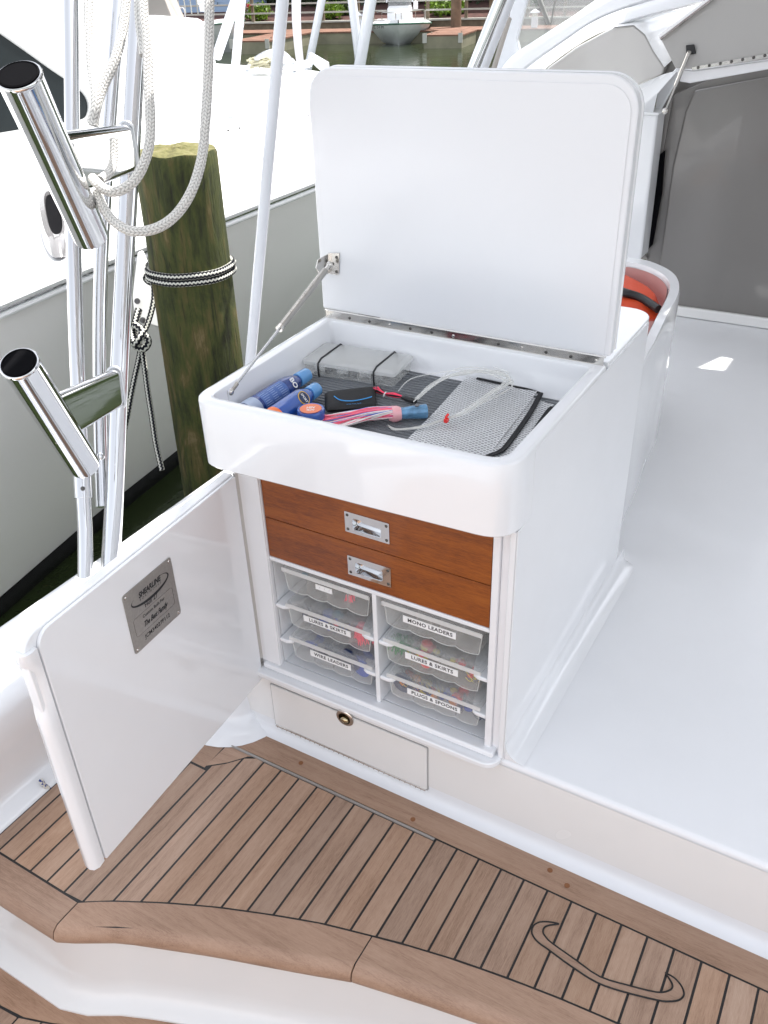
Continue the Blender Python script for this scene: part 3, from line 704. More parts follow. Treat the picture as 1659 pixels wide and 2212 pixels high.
# back margin board
bk = [T(*q) for q in [(-.166,-.052),(-.150,-.028),(-.128,-.004),(-.10,.013),(-.066,.022),(-.03,.024)]]
xe = [T(.422,0)[0], T(1.65,0)[0]]
o_ = plank([T(-.160,-.0565), T(1.65,-.0565)]+[T(1.65,.024)]+bk[::-1], TEAKX, 'margin_board', dz=.0008)
# bungs
for x, y in ((650,1648), (892,1770), (1188,1880), (1225,1913)):
    a = M(); q = P(x, y, 2, ZT+.0002); a.lathe([(.006,0),(.006,.0006)], q, (0,0,1), 14); a.build('wood_plug', mat('plug_wood', (.22,.085,.03), .5) if 'plug_wood' not in bpy.data.materials else bpy.data.materials['plug_wood'], step)
# piano hinge
a = M(); hx0, hy = T(-.16,-.0615); hx1 = T(.445,0)[0]; a.box(hx0, hx1, hy-.0045, hy+.003, ZT-.006, ZT+.0004)
a.tube([(hx0, hy-.001, ZT), (hx1, hy-.001, ZT)], .0022, 8); a.build('hinge_strip', mat('dull_hinge', (.36,.34,.32), .4, .9), step)
# nose boards with rounded front
def noseboard(x0_, x1_, m_=TEAKX):
    n = 16; rings = []
    for i in range(n+1):
        x = x0_+(x1_-x0_)*i/n; ya = lerp_curve(seam, x)-G; yo = lerp_curve(nose, x); r_ = .018
        sec = [(ya, ZT), (ya, ZT-.02), (yo+.02, ZT-.05), (yo+.004, ZT-.05), (yo-.003, ZT-.043), (yo-.006, ZT-.028), (yo-.001, ZT-.010), (yo+.012, ZT-.0005), (yo+.02, ZT)]
        rings.append([Vector((x, y, z)) for y, z in sec])
    a = M(); a.loft(rings); return a.build('nose_board', m_, step, smooth=50)
noseboard(-.95, T(-.172,0)[0]-.002); noseboard(T(-.172,0)[0]+.001, T(.440,0)[0]-.0015); noseboard(T(.440,0)[0]+.0015, T(1.7,0)[0])
# swoosh inlay
def c5(x, y): return P(788.2+x*.5249, 1576.5+y*.5249, 2, ZT)
out = [(797,798),(760,791),(722,791),(697,803),(687,825),(692,848),(715,876),(760,908),(850,974),(955,1040),(1060,1077),(1200,1112),(1250,1118),(1290,1113),(1310,1097),(1312,1078),(1300,1050),(1272,1020),(1236,1000)]
inn = [(1240,1006),(1260,1036),(1266,1058),(1250,1074),(1200,1080),(1085,1052),(965,1015),(865,945),(770,878),(742,850),(733,830),(740,812),(762,804),(797,800)]
poly = smooth([c5(*q) for q in out], 3)+smooth([c5(*q) for q in inn], 3)
a = M(); a.prism([q+Vector((0,0,-.0005)) for q in poly], (0,0,.0009)); iy = a.build('swoosh_inlay', TEAKX, step)
a = M(); pp = [q+Vector((0,0,.0002)) for q in poly]; a.tube(pp+[pp[0]], .0019, 6, caps=False); a.build('swoosh_caulk', CAULK, iy)

# riser below the step and cockpit sole
a = M(); rings = []
for i in range(41):
    x = -.95+i*(T(1.7,0)[0]+.95)/40; yo = lerp_curve(nose, x)
    sec = [(yo+.06, ZT-.052), (yo+.022, ZT-.052), (yo+.018, -.06), (yo+.012, ZS+.07)]+[(yo+.012-.05*(1-cos(k*pi/10)), ZS+.07-.065*sin(k*pi/10)) for k in range(1, 6)]+[(yo-.044, ZS-.05), (yo+.06, ZS-.05)]
    rings.append([Vector((x, y, z)) for y, z in sec])
a.loft(rings); S(a.build('step_riser', WARM, smooth=60))
sole = thing('cockpit_sole', (.2, -1, ZS), '', '')
for k in ('label', 'category'): del sole[k]
sole['kind'] = 'structure'
a = M(); a.box(-.62, 2.6, -3.0, -.2, ZS-.04, ZS-.0015); a.build('caulking', CAULK, sole)
def sp(poly, m_=TEAK):
    a = M(); a.prism([(x, y, ZS-.012) for x, y in poly], (0,0,.012)); return a.build('plank', m_, sole, .0009, 1)
inn_s = [(-.95,-.735),(-.34,-.735),(-.26,-.752),(-.15,-.715),(.02,-.64),(.25,-.545),(.5,-.475),(.8,-.42),(1.7,-.38)]
inn_s = [(x, y-.03) for x, y in inn_s]
so_ = [(x, y+.03) for x, y in nose]
n = 30; mb = []
for i in range(n+1): x = -.42+i*(2.0)/n; mb.append((x, lerp_curve(nose, x)+.02))
mi_ = [(x, lerp_curve(inn_s, x)) for x, _ in mb][::-1]
o_ = M(); o_.prism([(x, y, ZS-.012) for x, y in mb+mi_], (0,0,.012)); o_.build('margin_board', TEAKX, sole, .001, 1)
o_ = M(); o_.prism([(x, y, ZS-.012) for x, y in [(-.62,-.60),(-.425,-.60),(-.425,-.80),(-.62,-.80)]], (0,0,.012)); o_.build('margin_board', TEAKX, sole, .001, 1)
k = 0; x = -.56
while x < 2.5:
    xa, xb = x+G, x+.055-G
    sp([(xa, -2.9), (xb, -2.9), (xb, min(-.805, 9) if xb < -.42 else lerp_curve(inn_s, xb)-2*G), (xa, -.805 if xa < -.42 else lerp_curve(inn_s, xa)-2*G)]); x += .055

# gunwale (port covering board + liner)
GZ = .42
sec = [(-.435, ZT-.3), (-.435, ZT+.002), (-.445, ZT+.012), (-.462, ZT+.03), (-.470, ZT+.04), (-.470, ZT+.05), (-.405, .30)]
for i in range(9): a_ = .5*pi*i/8; sec.append((-.40+.005-.035*(0)+(-.045)*(1-cos(a_)) , .37+.05*sin(a_)))
sec += [(-.50, GZ+.002), (-.585, GZ), (-.605, GZ-.004), (-.618, GZ-.016), (-.622, GZ-.04), (-.60, GZ-.08), (-.66, -.7), (-.66,-1.0), (-.435,-1.0)]
a = M(); rings = []
for y in (-3.2, -1.5, -.7, -.3, 0, .4, .8, 1.4, 2.2, 3.2, 4.5):
    dx = -.03*max(0, y)*.6 if y > 0 else -.01*y*0
    rings.append([Vector((x+dx, y, z)) for x, z in sec])
a.loft(rings); gw = S(a.build('gunwale', WHITE, smooth=45))
# side deck filling between cabinet and gunwale
# starboard side & transom of own boat (seen only in reflections)
a = M(); a.box(2.6, 2.9, -3.2, 3, -1, .42); a.box(-.6, 2.9, -3.3, -3.0, -1, .42); S(a.build('far_coaming', WHITE, bevel=.03))
# hull bottom block hides the bilge
a = M(); a.box(-.43, 2.62, -3.05, 4.4, -1.2, ZS-.05); S(a.build('hull_bottom', WARM))

# small striped line under the gunwale lip
a = M(); a.tube(smooth([P(88,1686,0,-.44), P(97,1698,0,-.44), P(110,1703,0,-.44), P(124,1702,0,-.44), P(140,1692,0,-.44)], 5), .006, 10)
fl = bpy.data.materials.new('flecked_line'); t, p = nodes(fl)
L(t, ramp(t, noise(t, 160, 1, coord(t)), [(.5, (.7,.68,.62)), (.56, (.7,.68,.62)), (.57, (.02,.05,.25)), (1, (.02,.05,.25))]), p.inputs['Base Color'])
tag(a.build('flecked_rope', fl, smooth=60), 'short end of blue-flecked white rope poking out under the gunwale behind the open door', 'rope')

# ================================================================ TACKLE CABINET
cab = thing('tackle_cabinet', (.23, .2, ZR), 'white tackle cabinet with raised lid and open side door, teak drawers inside', 'cabinet')
CB, CF = .83, 0
# carcass: outer walls
def rrq(z, ins=0, r=.055):       # rim outline (slightly skewed front)
    pts = []
    c = [(-.108+ins, -.066+ins), (.581-ins, -.040+ins), (.581-ins, .47-ins), (-.130+ins, .47-ins)]
    rad = [max(r-ins, .012), max(r+.01-ins, .012), max(.012, .02-ins), max(.012, .02-ins)]
    for i in range(4):
        p0 = Vector((*c[i-1], 0)); p1 = Vector((*c[i], 0)); p2 = Vector((*c[(i+1) % 4], 0)); q = rad[i]
        a_ = p1+(p0-p1).normalized()*q; b_ = p1+(p2-p1).normalized()*q
        for k in range(9):
            t_ = k/8; v = a_*(1-t_)**2+p1*2*t_*(1-t_)+b_*t_**2
            v = p1.lerp(v, 1.0); pts.append(Vector((v.x, v.y, z)))
    return pts
a = M()
ZB, ZTOP = .868, 1.02
rings = [rrq(ZB+.012, .03), rrq(ZB, .008), rrq(ZB, .004), rrq(ZB+.004, 0), rrq(.95), rrq(ZTOP-.008), rrq(ZTOP-.003, .0015), rrq(ZTOP, .006), rrq(ZTOP, .024), rrq(ZTOP-.003, .029), rrq(ZTOP-.01, .031), rrq(.945, .033), rrq(.937, .04), rrq(.9345, .06)]
a.loft(rings, caps=True); a.build('top_bin', WHITE, cab, smooth=40)
# body below: left side, right side, back section
a = M(); a.box(-.075, -.008, .0, .014, ZR+.001, .880); a.box(-.075, -.062, .014, .46, ZR+.001, .880)
a.build('left_frame', SATIN, cab, .003)
a = M(); a.box(-.062+.0, -.0085, -.004, 0, .30, .872); a.build('door_seat', WHITE, cab, .002)
a = M(); a.box(.566, .579, -.001, .458, ZR+.001, .869);
a.build('right_side', WHITE, cab, .003)
a = M(); a.box(.533, .548, .001, .014, ZR+.001, .880); a.box(.548, .5655, .009, .014, ZR+.001, .880); a.build('right_frame', SATIN, cab, .002)
a = M()
a.prism(rr(.0, .5795, .472, CB, [.005,.002,.06,.06], 6, lambda x, y: (x, y, .871)), (0,0,.149)); a.build('rear_top', WHITE, cab, .006, 3)
a = M(); a.prism(rr(.0, .579, .46, CB-.001, [.002,.002,.06,.06], 6, lambda x, y: (x, y, ZR+.001)), (0,0,.588)); a.build('rear_body', WHITE, cab)
a = M(); a.prism([(.5796,.0,ZR+.001),(.5796,.775,ZR+.001),(.5796,.775,1.010),(.5796,.06,1.010),(.5796,.06,.872),(.5796,.0,.872)], (.0017,0,0)); a.build('side_skin', WHITE, cab)
# foot fillet along right side bottom
a = M(); n=6
ring0 = lambda y: [Vector((.5795, y, ZR+.042))]+[Vector((.5795+.045*(1-cos(k*pi/2/n)) , y, ZR+.0425-.042*sin(k*pi/2/n))) for k in range(1, n+1)]+[Vector((.5795, y, ZR+.0004))]
rf = [ring0(.004), ring0(.3), ring0(.6), ring0(CB-.03)]; rf = [[v+Vector((.0019,0,0)) for v in q] for q in rf]
for yy_, kk_ in ((CB-.012, .92), (CB+.004, .7), (CB+.014, .35)): rf.append([Vector((.5814+(v.x-.5814)*kk_, yy_, v.z)) for v in rf[0]])
a.loft(rf, caps=True); a.build('base_fillet', WHITE, cab, smooth=60)
# opening: floor, back, divider, shelf
a = M(); a.box(-.008, .533, .02, .42, ZR+.002, .300); a.build('bay_floor', WHITE, cab)
sl = rr(-.062, .575, -.034, .02, [.004,.035,.004,.004], 6, lambda x, y: (x, y, .268)); a = M(); a.prism(sl, (0,0,.016)); a.build('sill', WHITE, cab, .006, 3)
a = M(); a.box(-.055, .56, -.014, .02, .2841, .300); a.build('sill_step', WHITE, cab, .005, 3)
a = M(); a.box(-.008, .533, .40, .42, .3, .62); a.build('bay_back', SATIN, cab)
a = M(); a.box(.2595, .2705, .004, .40, .3, .6139); a.build('divider', WHITE, cab, .002)
a = M(); a.box(-.008, .533, .002, .40, .614, .6245); a.build('drawer_shelf', WHITE, cab, .0025)
for q in ((-.0095,-.0082),(.5332,.5345)): a = M(); a.box(*q, .0145, .40, .3, .62); a.build('bay_side', WHITE, cab)
# runners
def runner(x0_, side, z):
    w_ = .040
    f_ = (lambda x, y: (x0_+side*x, y, z))
    pts = [(0,.004),(w_-.018,.004),(w_-.007,.009),(w_,.022),(w_+.012,.06),(w_+.012,.30),(0,.30)]
    a = M(); a.prism([f_(x, y) for x, y in pts], (0,0,.011)); a.build('runner', WHITE, cab, .004, 3)
for z in (.478, .374):
    runner(-.008, 1, z); runner(.2705, 1, z); runner(.2595, -1, z); runner(.533, -1, z)
# drawers
def drawer(z0, z1):
    hz0 = .782 if z0 > .7 else .673; hx = 0 if z0 > .7 else .0005
    O = rr(-.0065, .5315, z0, z1, .001, 3, lambda x, z: Vector((x, .004, z))); I = rr(.2052+hx+.0165, .3098+hx-.0175, hz0-.018, hz0+.0145, .006, 3, lambda x, z: Vector((x, .004, z)))
    a = M(); a.ring(O, I, (0,.018,0)); d_ = a.build('drawer', VARN, cab, .0012)
    a = M(); a.box(.01, .515, .0222, .38, z0+.008, z1-.008); a.build('drawer_box', VOID, d_)
    return d_
def handle(zc_, par, xs_):
    x0_, x1_, z0, z1 = .2052+xs_, .3098+xs_, zc_-.0245, zc_+.0245
    O = rr(x0_, x1_, z0, z1, .0015, 3, lambda x, z: Vector((x, .0015, z))); I = rr(x0_+.0185, x1_-.020, z0+.0085, z1-.015, .006, 3, lambda x, z: Vector((x, .0015, z)))
    I = rr(x0_+.0185, x1_-.0195, zc_-.016, zc_+.0125, .005, 3, lambda x, z: Vector((x, .0015, z)))
    a = M(); a.ring(O, I, (0,.0022,0)); 
    rings = [[q+Vector((0,.0006,0)) for q in I], [q+Vector((0,.010,0)) for q in I]]
    a.loft([[Vector((q.x, .0037, q.z)) for q in I], [Vector((q.x, .016, q.z+.002)) for q in I]], caps=False)
    a.add([Vector((q.x, .016+.0008*sin((q.x-x0_)*60), q.z+.002)) for q in I], [list(range(len(I)))])
    h_ = a.build('handle', CHROME, par, smooth=30)
    for sx in (x0_+.0065, x1_-.0065):
        for sz in (z0+.0075, z1-.0075):
            a = M(); a.lathe([(.0034,0),(.0034,.0006),(.0024,.0014),(.0008,.0008)], (sx, .0016, sz), (0,-1,0), 14); a.build('screw', SCREW, h_)
d1 = drawer(.7305, .866); d2 = drawer(.6262, .7285)
# recess cut is visible behind each handle: keep the drawer face but sink a steel cup on it
handle(.782, d1, 0); handle(.673, d2, .0005)

# lid ----------------------------------------------------------------
LX0, LX1, LZ0, LZ1, LY = -.1315, .584, 1.039, 1.565, .4535
o1 = rr(LX0, LX1, LZ0, LZ1, [.004,.004,.062,.062], 9, lambda x, z: (x, LY+.006, z))
LIDW = mat('lid_gelcoat', (.79,.80,.825), .22, coat=.1)
a = M(); a.prism(o1, (0,.026,0)); lid = a.build('lid', LIDW, cab, .005, 3)
a = M(); o2 = rr(LX0+.016, LX1-.012, LZ0+.001, LZ1-.016, [.002,.002,.05,.05], 9, lambda x, z: (x, LY+.0042, z)); a.prism(o2, (0,.0018,0)); 
a.build('inner_panel', LIDW, lid, .0012, 2)
a = M(); o3 = rr(LX0-.002, LX1+.002, LZ0+.004, LZ1+.002, [.004,.004,.064,.064], 9, lambda x, z: (x, LY+.0322, z)); a.prism(o3, (0,.010,0)); a.build('outer_skin', WHITE, lid, .004, 3)
# hinge strip
a = M(); a.box(-.118, .574, .4510, .4532, 1.0195, 1.0395); hg = a.build('hinge_strip', STEEL, lid)
a = M(); a.tube([(-.120,.4525,1.0395),(.578,.4525,1.0395)], .0022, 8); a.build('hinge_pin', STEEL, hg)
for i in range(13):
    a = M(); a.lathe([(.0036,0),(.0036,.0008),(.0018,.0014)], (-.105+i*.0553, .4511, 1.0285), (0,-1,0), 12); a.build('screw', SCREW if i % 3 else STEEL, hg)
# gas strut
pa = P(497, 846, 2, 1.0); pt_ = Vector((P(712,572,1,LY-.02))); 
st = M(); st.tube([pa, pa.lerp(pt_, .52)], .0032, 10); 
stt = st.build('strut_rod', CHROME, lid)
a = M(); q0 = pa.lerp(pt_, .48); q1 = pa.lerp(pt_, .95); a.tube([q0, q1], .0078, 16); a.build('strut_cylinder', mat('painted_strut', (.40,.385,.36), .28, .8), lid)
a = M(); a.tube([pa.lerp(pt_, .465), pa.lerp(pt_, .485)], .0088, 14); a.build('strut_collar', STEEL, lid)
for q_a, q_b in ((pa, pa.lerp(pt_,.06)), (pt_, pa.lerp(pt_,.945))): a = M(); a.ball(q_a, .0085, 12); a.tube([q_a, q_b], .0055, 10); a.build('strut_end', STEEL, lid)
# marker writing on the cylinder
dv = (q1-q0).normalized(); nv = (CAM-q0).normalized(); sv = nv.cross(dv).normalized()
a = M(); a.text('50  6.15-150  WM', q0.lerp(q1, .5)+nv*.0079, dv, nv.cross(dv), .0085, lift=.0002, spacing=1.25, bold=.02); a.build('marker_writing', INK, lid)
pv = lambda x, y, d=0: P(x, y, 1, LY+.003-d)
a = M(); a.prism([pv(709,546), pv(733,546), pv(734,550), pv(733,592), pv(730,594), pv(708,590)], (0,-.0025,0)); br = a.build('strut_bracket', STEEL, lid, .001)
a = M(); qa = [pv(709,546), pv(709,590)]; a.prism([pv(709,548), pv(709,590), pv(709,590)+Vector((-.006,-.026,0)), pv(709,575)+Vector((-.012,-.036,.004)), pv(709,560)+Vector((-.010,-.03,.006))], (.0025,0,0)); a.build('bracket_flange', STEEL, br)
for x, y in ((727,556),(719,570),(727,587)): a = M(); a.lathe([(.004,0),(.003,.002),(.001,.0015)], pv(x, y, .0025), (0,-1,0), 12); a.build('screw', SCREW, br)
a = M(); a.prism([pa+Vector((-.016,.012,-.016)), pa+Vector((.004,-.012,-.016)), pa+Vector((.004,-.012,.008)), pa+Vector((-.016,.012,.008))], (-.003,-.003,0)); a.build('ball_mount', STEEL, lid)

# open door ------------------------------------------------------------
H0 = Vector((-.060, -.008, 0)); H1 = Vector((-.018, -.612, 0)); dd_ = (H1-H0).normalized(); dn = Vector((dd_.y, -dd_.x, 0))   # dn points to -x side
if dn.x > 0: dn = -dn
LD = (H1-H0).length; ZD0, ZD1 = .245, .83
def DR(s, z, off=0): q = H0+dd_*s+dn*off; return Vector((q.x, q.y, z))
out_ = rr(.004, LD, ZD0, ZD1, [.003,.012,.035,.003], 7, lambda s, z: DR(s, z, .008))
a = M(); a.prism(out_, dn*.022); dr = a.build('door', WHITE, cab, .006, 3)
# inner raised panel, set back from the free edge and top
a = M(); a.prism(rr(.006, LD-.026, ZD0+.003, ZD1-.003, [.002,.004,.03,.003], 7, lambda s, z: DR(s, z, 0)), dn*.0078); a.build('inner_panel', WHITE, dr, .002, 2)
# free-edge flange with finger scoop
fl_ = M(); rings = []
for k in range(25):
    z = ZD0+.004+(ZD1-.03-ZD0)*k/24; sc_ = 0
    zz = (ZD1-.05-z)/.12
    if 0 < zz < 1: sc_ = .012*min(1, sin(pi*zz)*2.2)
    sec = [(LD-.022, .001), (LD-.006-sc_*.3, -.001+sc_*.5), (LD+.004-sc_, .004+sc_*.6), (LD+.007-sc_, .014), (LD+.004-sc_*.4, .028), (LD-.01, .033), (LD-.022, .033)]
    rings.append([DR(s, z, o) for s, o in sec])
fl_.loft(rings); fl_.build('edge_flange', WHITE, dr, smooth=60)
a = M(); a.box(-.0660, -.0605, -.014, -.004, ZD0+.02, ZD1+.002); a.build('door_hinge', STEEL, dr)
# name plate, located on the inner door face
def DP(x, y): return PN(x, y, H0-dn*.0005, dn)
tl, tr_, brr, bl = DP(260.5,1288), DP(367,1204), DP(391,1325), DP(292.5,1412)
cN = (tl+tr_+brr+bl)/4; wN = ((tr_-tl).length+(brr-bl).length)/2; hN = ((tl-bl).length+(tr_-brr).length)/2
def NP(u, v, o=0): return cN - dd_*u + Vector((0,0,v)) - dn*o
a = M(); a.prism(rr(-wN/2, wN/2, -hN/2, hN/2, .006, 4, lambda u, v: NP(u, v, 0)), -dn*.0016); pl = a.build('nameplate', PLATE, dr, .0004, 1)
XN = -dd_; YN = Vector((0,0,1)); ON = .0017
a = M()
def NT(s, u, v, h, **k): a.text(s, NP(u, v, ON), XN, YN, h, lift=.0002, **k)
Wd, Hd = wN, hN
NT('SHEARLINE', 0, Hd*.315, Hd*.082, bold=.045, shear=.25, sx=Wd*.52/(Hd*.070*6.6*1.42))
NT('BOATWORKS', Wd*.0, Hd*.245, Hd*.038, shear=.25, spacing=1.7, sx=.95)
NT('Hull 27', -Wd*.02, Hd*.105, Hd*.070, bold=.02, sx=.95)
NT('Custom Built For', 0, -Hd*.035, Hd*.050, sx=.95, bold=.015)
NT('The Best Family', 0, -Hd*.165, Hd*.085, shear=.55, sx=.66, bold=.03)
NT('JCM34027F112', 0, -Hd*.36, Hd*.066, sx=.95, bold=.015)
# ring swoosh of the emblem
ou = []; ii = []
for k in range(33):
    t_ = radians(150)+radians(265)*k/32; th = .5*(1-abs(k/32*2-1))**.7+.03
    R1 = Vector((cos(t_)*.37*Wd, Hd*.275+sin(t_)*.105*Hd+cos(t_)*.0*Hd, 0))
    wd = Hd*.045*(1-abs(k/16-1)**1.6)+.0002
    nrm = Vector((cos(t_), sin(t_), 0)); A_ = R1; B_ = R1+nrm*wd
    ou.append(NP(B_.x, B_.y, ON+.0002)); ii.append(NP(A_.x, A_.y, ON+.0002))
a.add(ou+ii, [(k, k+1, 33+k+1, 33+k) for k in range(32)])
frm = rr(-Wd*.41, Wd*.41, -Hd*.265, Hd*.035, .006, 4, lambda u, v: NP(u, v, ON)); a.tube(frm+[frm[0]], .00022, 4, caps=False)
a.build('engraving', INK, pl)
for u in (-1, 1):
    for v in (-1, 1): b_ = M(); b_.lathe([(.0032,0),(.0032,.0006),(.0018,.0016)], NP(u*(Wd/2-.0075), v*(Hd/2-.0075), .0016), -dn, 12); b_.build('plate_screw', STEEL, dr)

# ================================================================ TACKLE TRAYS IN THE BAYS
def blob_mat(n, c, r=.4): return bpy.data.materials.get(n) or mat(n, c, r)
PINK = blob_mat('pink_rubber', (.95,.04,.12)); BLUE = blob_mat('blue_rubber', (.01,.06,.38)); GRN = blob_mat('green_rubber', (.0,.22,.06)); RED = blob_mat('red_rubber', (.70,.03,.03))
ORNG = blob_mat('orange_rubber', (.85,.28,.04)); YEL = blob_mat('yellow_rubber', (.75,.60,.03)); NAVY = blob_mat('navy_rubber', (.015,.03,.09)); TEAL = blob_mat('teal_rubber', (.08,.25,.35)); GREY = blob_mat('grey_lead', (.15,.15,.16), .3)
PAL = [BLUE, NAVY, RED, PINK, YEL, ORNG, GREY, TEAL, GRN]
def tray(x0_, x1_, z0, z1, label, txt, lab, fill, nfill=0, pal=PAL):
    y0, y1 = .014, .26; W_ = x1_-x0_
    t_ = thing('tackle_tray', ((x0_+x1_)/2, y0, z0), label, 'tackle tray', 'six labelled tackle trays in the cabinet bays')
    # scalloped tray body (shell made of outline swept back, open at top)
    n = 4; prof = [(x0_, z1-.012)]
    cw = (W_-.014)/n
    for k in range(n):
        cx = x0_+.007+cw*(k+.5)
        for j in range(7):
            t2 = j/6; xx = cx-cw/2+cw*t2; zz = z0+.006*(1-min(1, 2.6*min(t2, 1-t2))**.6); prof.append((xx, zz))
    prof.append((x1_, z1-.012))
    rings = []
    for (yy, ins) in ((y0+.004, .006), (y0, .0), (y0+.02, .0), (y1, .0)):
        rings.append([Vector((x if abs(x-(x0_+x1_)/2) < W_/2-.002 else x, yy, z+(ins*.3 if z < z1-.02 else 0))) for x, z in prof])
    a = M(); a.loft(rings[1:], close=False, caps=False)
    a.add([Vector((x, y0, z)) for x, z in prof], [list(range(len(prof)))])
    a.build('tray_body', FROST, t_, smooth=50)
    a = M(); a.tube([Vector((x, y0, z+.0006)) for x, z in prof], .0009, 6); a.build('moulded_edge', FROST3, t_, smooth=60)
    a = M(); a.box(x0_-.002, x1_+.002, y0-.0075, y0-.0055, z1-.0145, z1-.0035); a.build('lid_lip', FROST3, t_, .0006)
    a = M()
    for k in range(1, n): a.box(x0_+.007+cw*k-.0006, x0_+.007+cw*k+.0006, y0+.002, y1-.01, z0+.008, z1-.014)
    a.build('partition', FROST, t_)
    a = M(); a.prism(rr(x0_-.003, x1_+.003, y0-.006, y1+.004, .012, 4, lambda x, y: (x, y, z1-.012)), (0,0,.009)); a.build('tray_lid', FROST2, t_, .003, 2)
    a = M(); a.prism(rr(x0_+.004, x1_-.004, y0+.001, y1-.004, .008, 4, lambda x, y: (x, y, z1-.003)), (0,0,.0025)); a.build('lid_panel', FROST2, t_)
    lx0, lx1, lz0, lz1, sp_ = lab
    a = M(); a.box(lx0, lx1, y0-.0017, y0-.0006, lz0, lz1, 0); a.text(txt, ((lx0+lx1)/2+.002, y0-.0017, (lz0+lz1)/2), (1,0,0), (0,0,1), sp_, mi=1, lift=.0002, bold=.03 if len(txt) > 5 else 0, spacing=1.12 if len(txt) > 5 else 2.4)
    a.build('paper_label', [PAPER, INK], t_)
    for q in range(nfill):
        fill = fill+[(random.choice(('ball','ball','hook','spool')), random.uniform(.08,.93), random.uniform(.2,.75), random.uniform(.006,.013), random.choice(pal))]
    for kind, cx, cz, r_, m_ in fill:
        a = M(); X = x0_+cx*W_; Z = z0+cz*(z1-z0)
        if kind == 'ball': a.ball((X, y0+.02+r_, Z), r_, 12, sq=(1.2,.8,.8))
        elif kind == 'spool': a.lathe([(r_,0),(r_,.006),(r_*.7,.009),(r_*.7,.02),(r_,.023),(r_,.03)], (X, y0+.012, Z), (.2,1,.1), 20)
        elif kind == 'skirt':
            for q in range(22):
                ph = random.uniform(-.6,.6); l_ = r_*random.uniform(1.2,2.0); s0 = Vector((X+random.uniform(-r_,r_)*.5, y0+.010+random.uniform(0,.02), Z+r_*.9)); a.tube(smooth([s0, s0+Vector((ph*.3*l_, 0, -l_*.5)), s0+Vector((ph*l_*.6, 0, -l_*.9))], 3), .0013, 5)
        elif kind == 'hook':
            for q in range(5):
                s0 = Vector((X+random.uniform(-r_,r_), y0+.008+random.uniform(0,.02), Z+random.uniform(-.5,.6)*r_)); a.tube(smooth([s0, s0+Vector((r_*.6,0,-r_*.5)), s0+Vector((r_*1.1,0,-r_*.4)), s0+Vector((r_*1.1,0,r_*.1)), s0+Vector((-r_*.3,.01,r_*.6))], 4), .0007, 5)
        elif kind == 'ring': 
            pts = [(X+cos(u)*r_, y0+.010, Z+sin(u)*r_) for u in [2*pi*i/16 for i in range(17)]]; a.tube(pts, r_*.4, 8)
        elif kind == 'coil':
            for q in range(9): rq = r_*(.55+.05*q); pts = [(X+cos(u)*rq*1.3, y0+.012+.004*q, Z+sin(u)*rq) for u in [2*pi*i/20 for i in range(21)]]; a.tube(pts, .0008, 5)
        a.build({'ball': 'lure_head', 'spool': 'line_spool', 'skirt': 'lure_skirt', 'hook': 'hooks', 'ring': 'ring_lure', 'coil': 'wire_coil'}[kind], m_, t_, smooth=60)
yy = .014; f0 = lambda p_: p_
def LB(ps):
    q = [P(x, y, 1, .012) for x, y in ps]; xs_ = [v.x for v in q]; return q
def lab(x0px, x1px, y0px, y1px, h):     # left-top px, right-top px
    A_ = P(x0px, y0px, 1, .012); B_ = P(x1px, y1px, 1, .012); return A_.x, B_.x, (A_.z+B_.z)/2-h, (A_.z+B_.z)/2
fa = lambda x, y: ((930+x/3.53)/1.6492, (1980+y/3.53)/1.6492)
fb = lambda x, y: ((1300+x/3.318)/1.6492, (2050+y/3.318)/1.6492)
def lab2(f_, p0, p1, h, th): x0_, y0_ = f_(*p0); x1_, y1_ = f_(*p1); return (*lab(x0_, x1_, y0_, y1_, h), th)
tray(.022, .248, .533, .604, 'upper left tackle tray, nearly empty, small label with question marks', '? ? ?', lab2(fa, (680,352), (888,430), .0135, .0045), [('ball', .17, .55, .007, TEAL), ('skirt', .72, .3, .012, PINK)])
tray(.022, .248, .431, .502, 'middle left tackle tray labelled LURES & SKIRTS with pink and blue skirts', 'LURES & SKIRTS', lab2(fa, (530,745), (1120,960), .0165, .0094), [('ball', .40, .55, .016, BLUE), ('ball', .52, .7, .013, TEAL), ('skirt', .62, .45, .018, BLUE), ('skirt', .85, .32, .026, PINK), ('skirt', .82, .36, .024, PINK), ('ball', .92, .25, .014, GREY), ('spool', .62, .62, .014, GREY)], 16, [BLUE, TEAL, NAVY, GREY, PINK])
tray(.022, .248, .331, .402, 'bottom left tackle tray labelled WIRE LEADERS with blue spools', 'WIRE LEADERS', lab2(fa, (615,1175), (1125,1385), .0175, .0094), [('spool', .80, .48, .030, BLUE), ('spool', .60, .45, .024, NAVY), ('coil', .72, .45, .022, GREY), ('ball', .5, .5, .018, NAVY), ('spool', .68, .6, .03, NAVY)], 9, [NAVY, BLUE])
tray(.284, .514, .533, .604, 'upper right tackle tray labelled MONO LEADERS with clear line', 'MONO LEADERS', lab2(fb, (447,465), (1073,692), .0175, .0094), [('coil', .38, .42, .022, LINE), ('coil', .62, .42, .022, LINE), ('ball', .12, .75, .005, TEAL)])
tray(.284, .514, .431, .502, 'middle right tackle tray labelled LURES & SKIRTS with green skirts and red ring lure', 'LURES & SKIRTS', lab2(fb, (473,905), (1097,1130), .0175, .0094), [('skirt', .08, .5, .028, GRN), ('skirt', .14, .55, .028, GRN), ('ball', .13, .5, .018, GRN), ('ball', .2, .22, .009, YEL), ('ring', .41, .28, .0085, RED), ('ball', .42, .62, .014, RED), ('skirt', .60, .45, .018, LINE), ('ball', .83, .35, .009, GREY), ('ring', .93, .28, .004, GREY), ('ball', .38, .8, .012, RED)], 22, [GRN, RED, PINK, YEL, GREY, GREY])
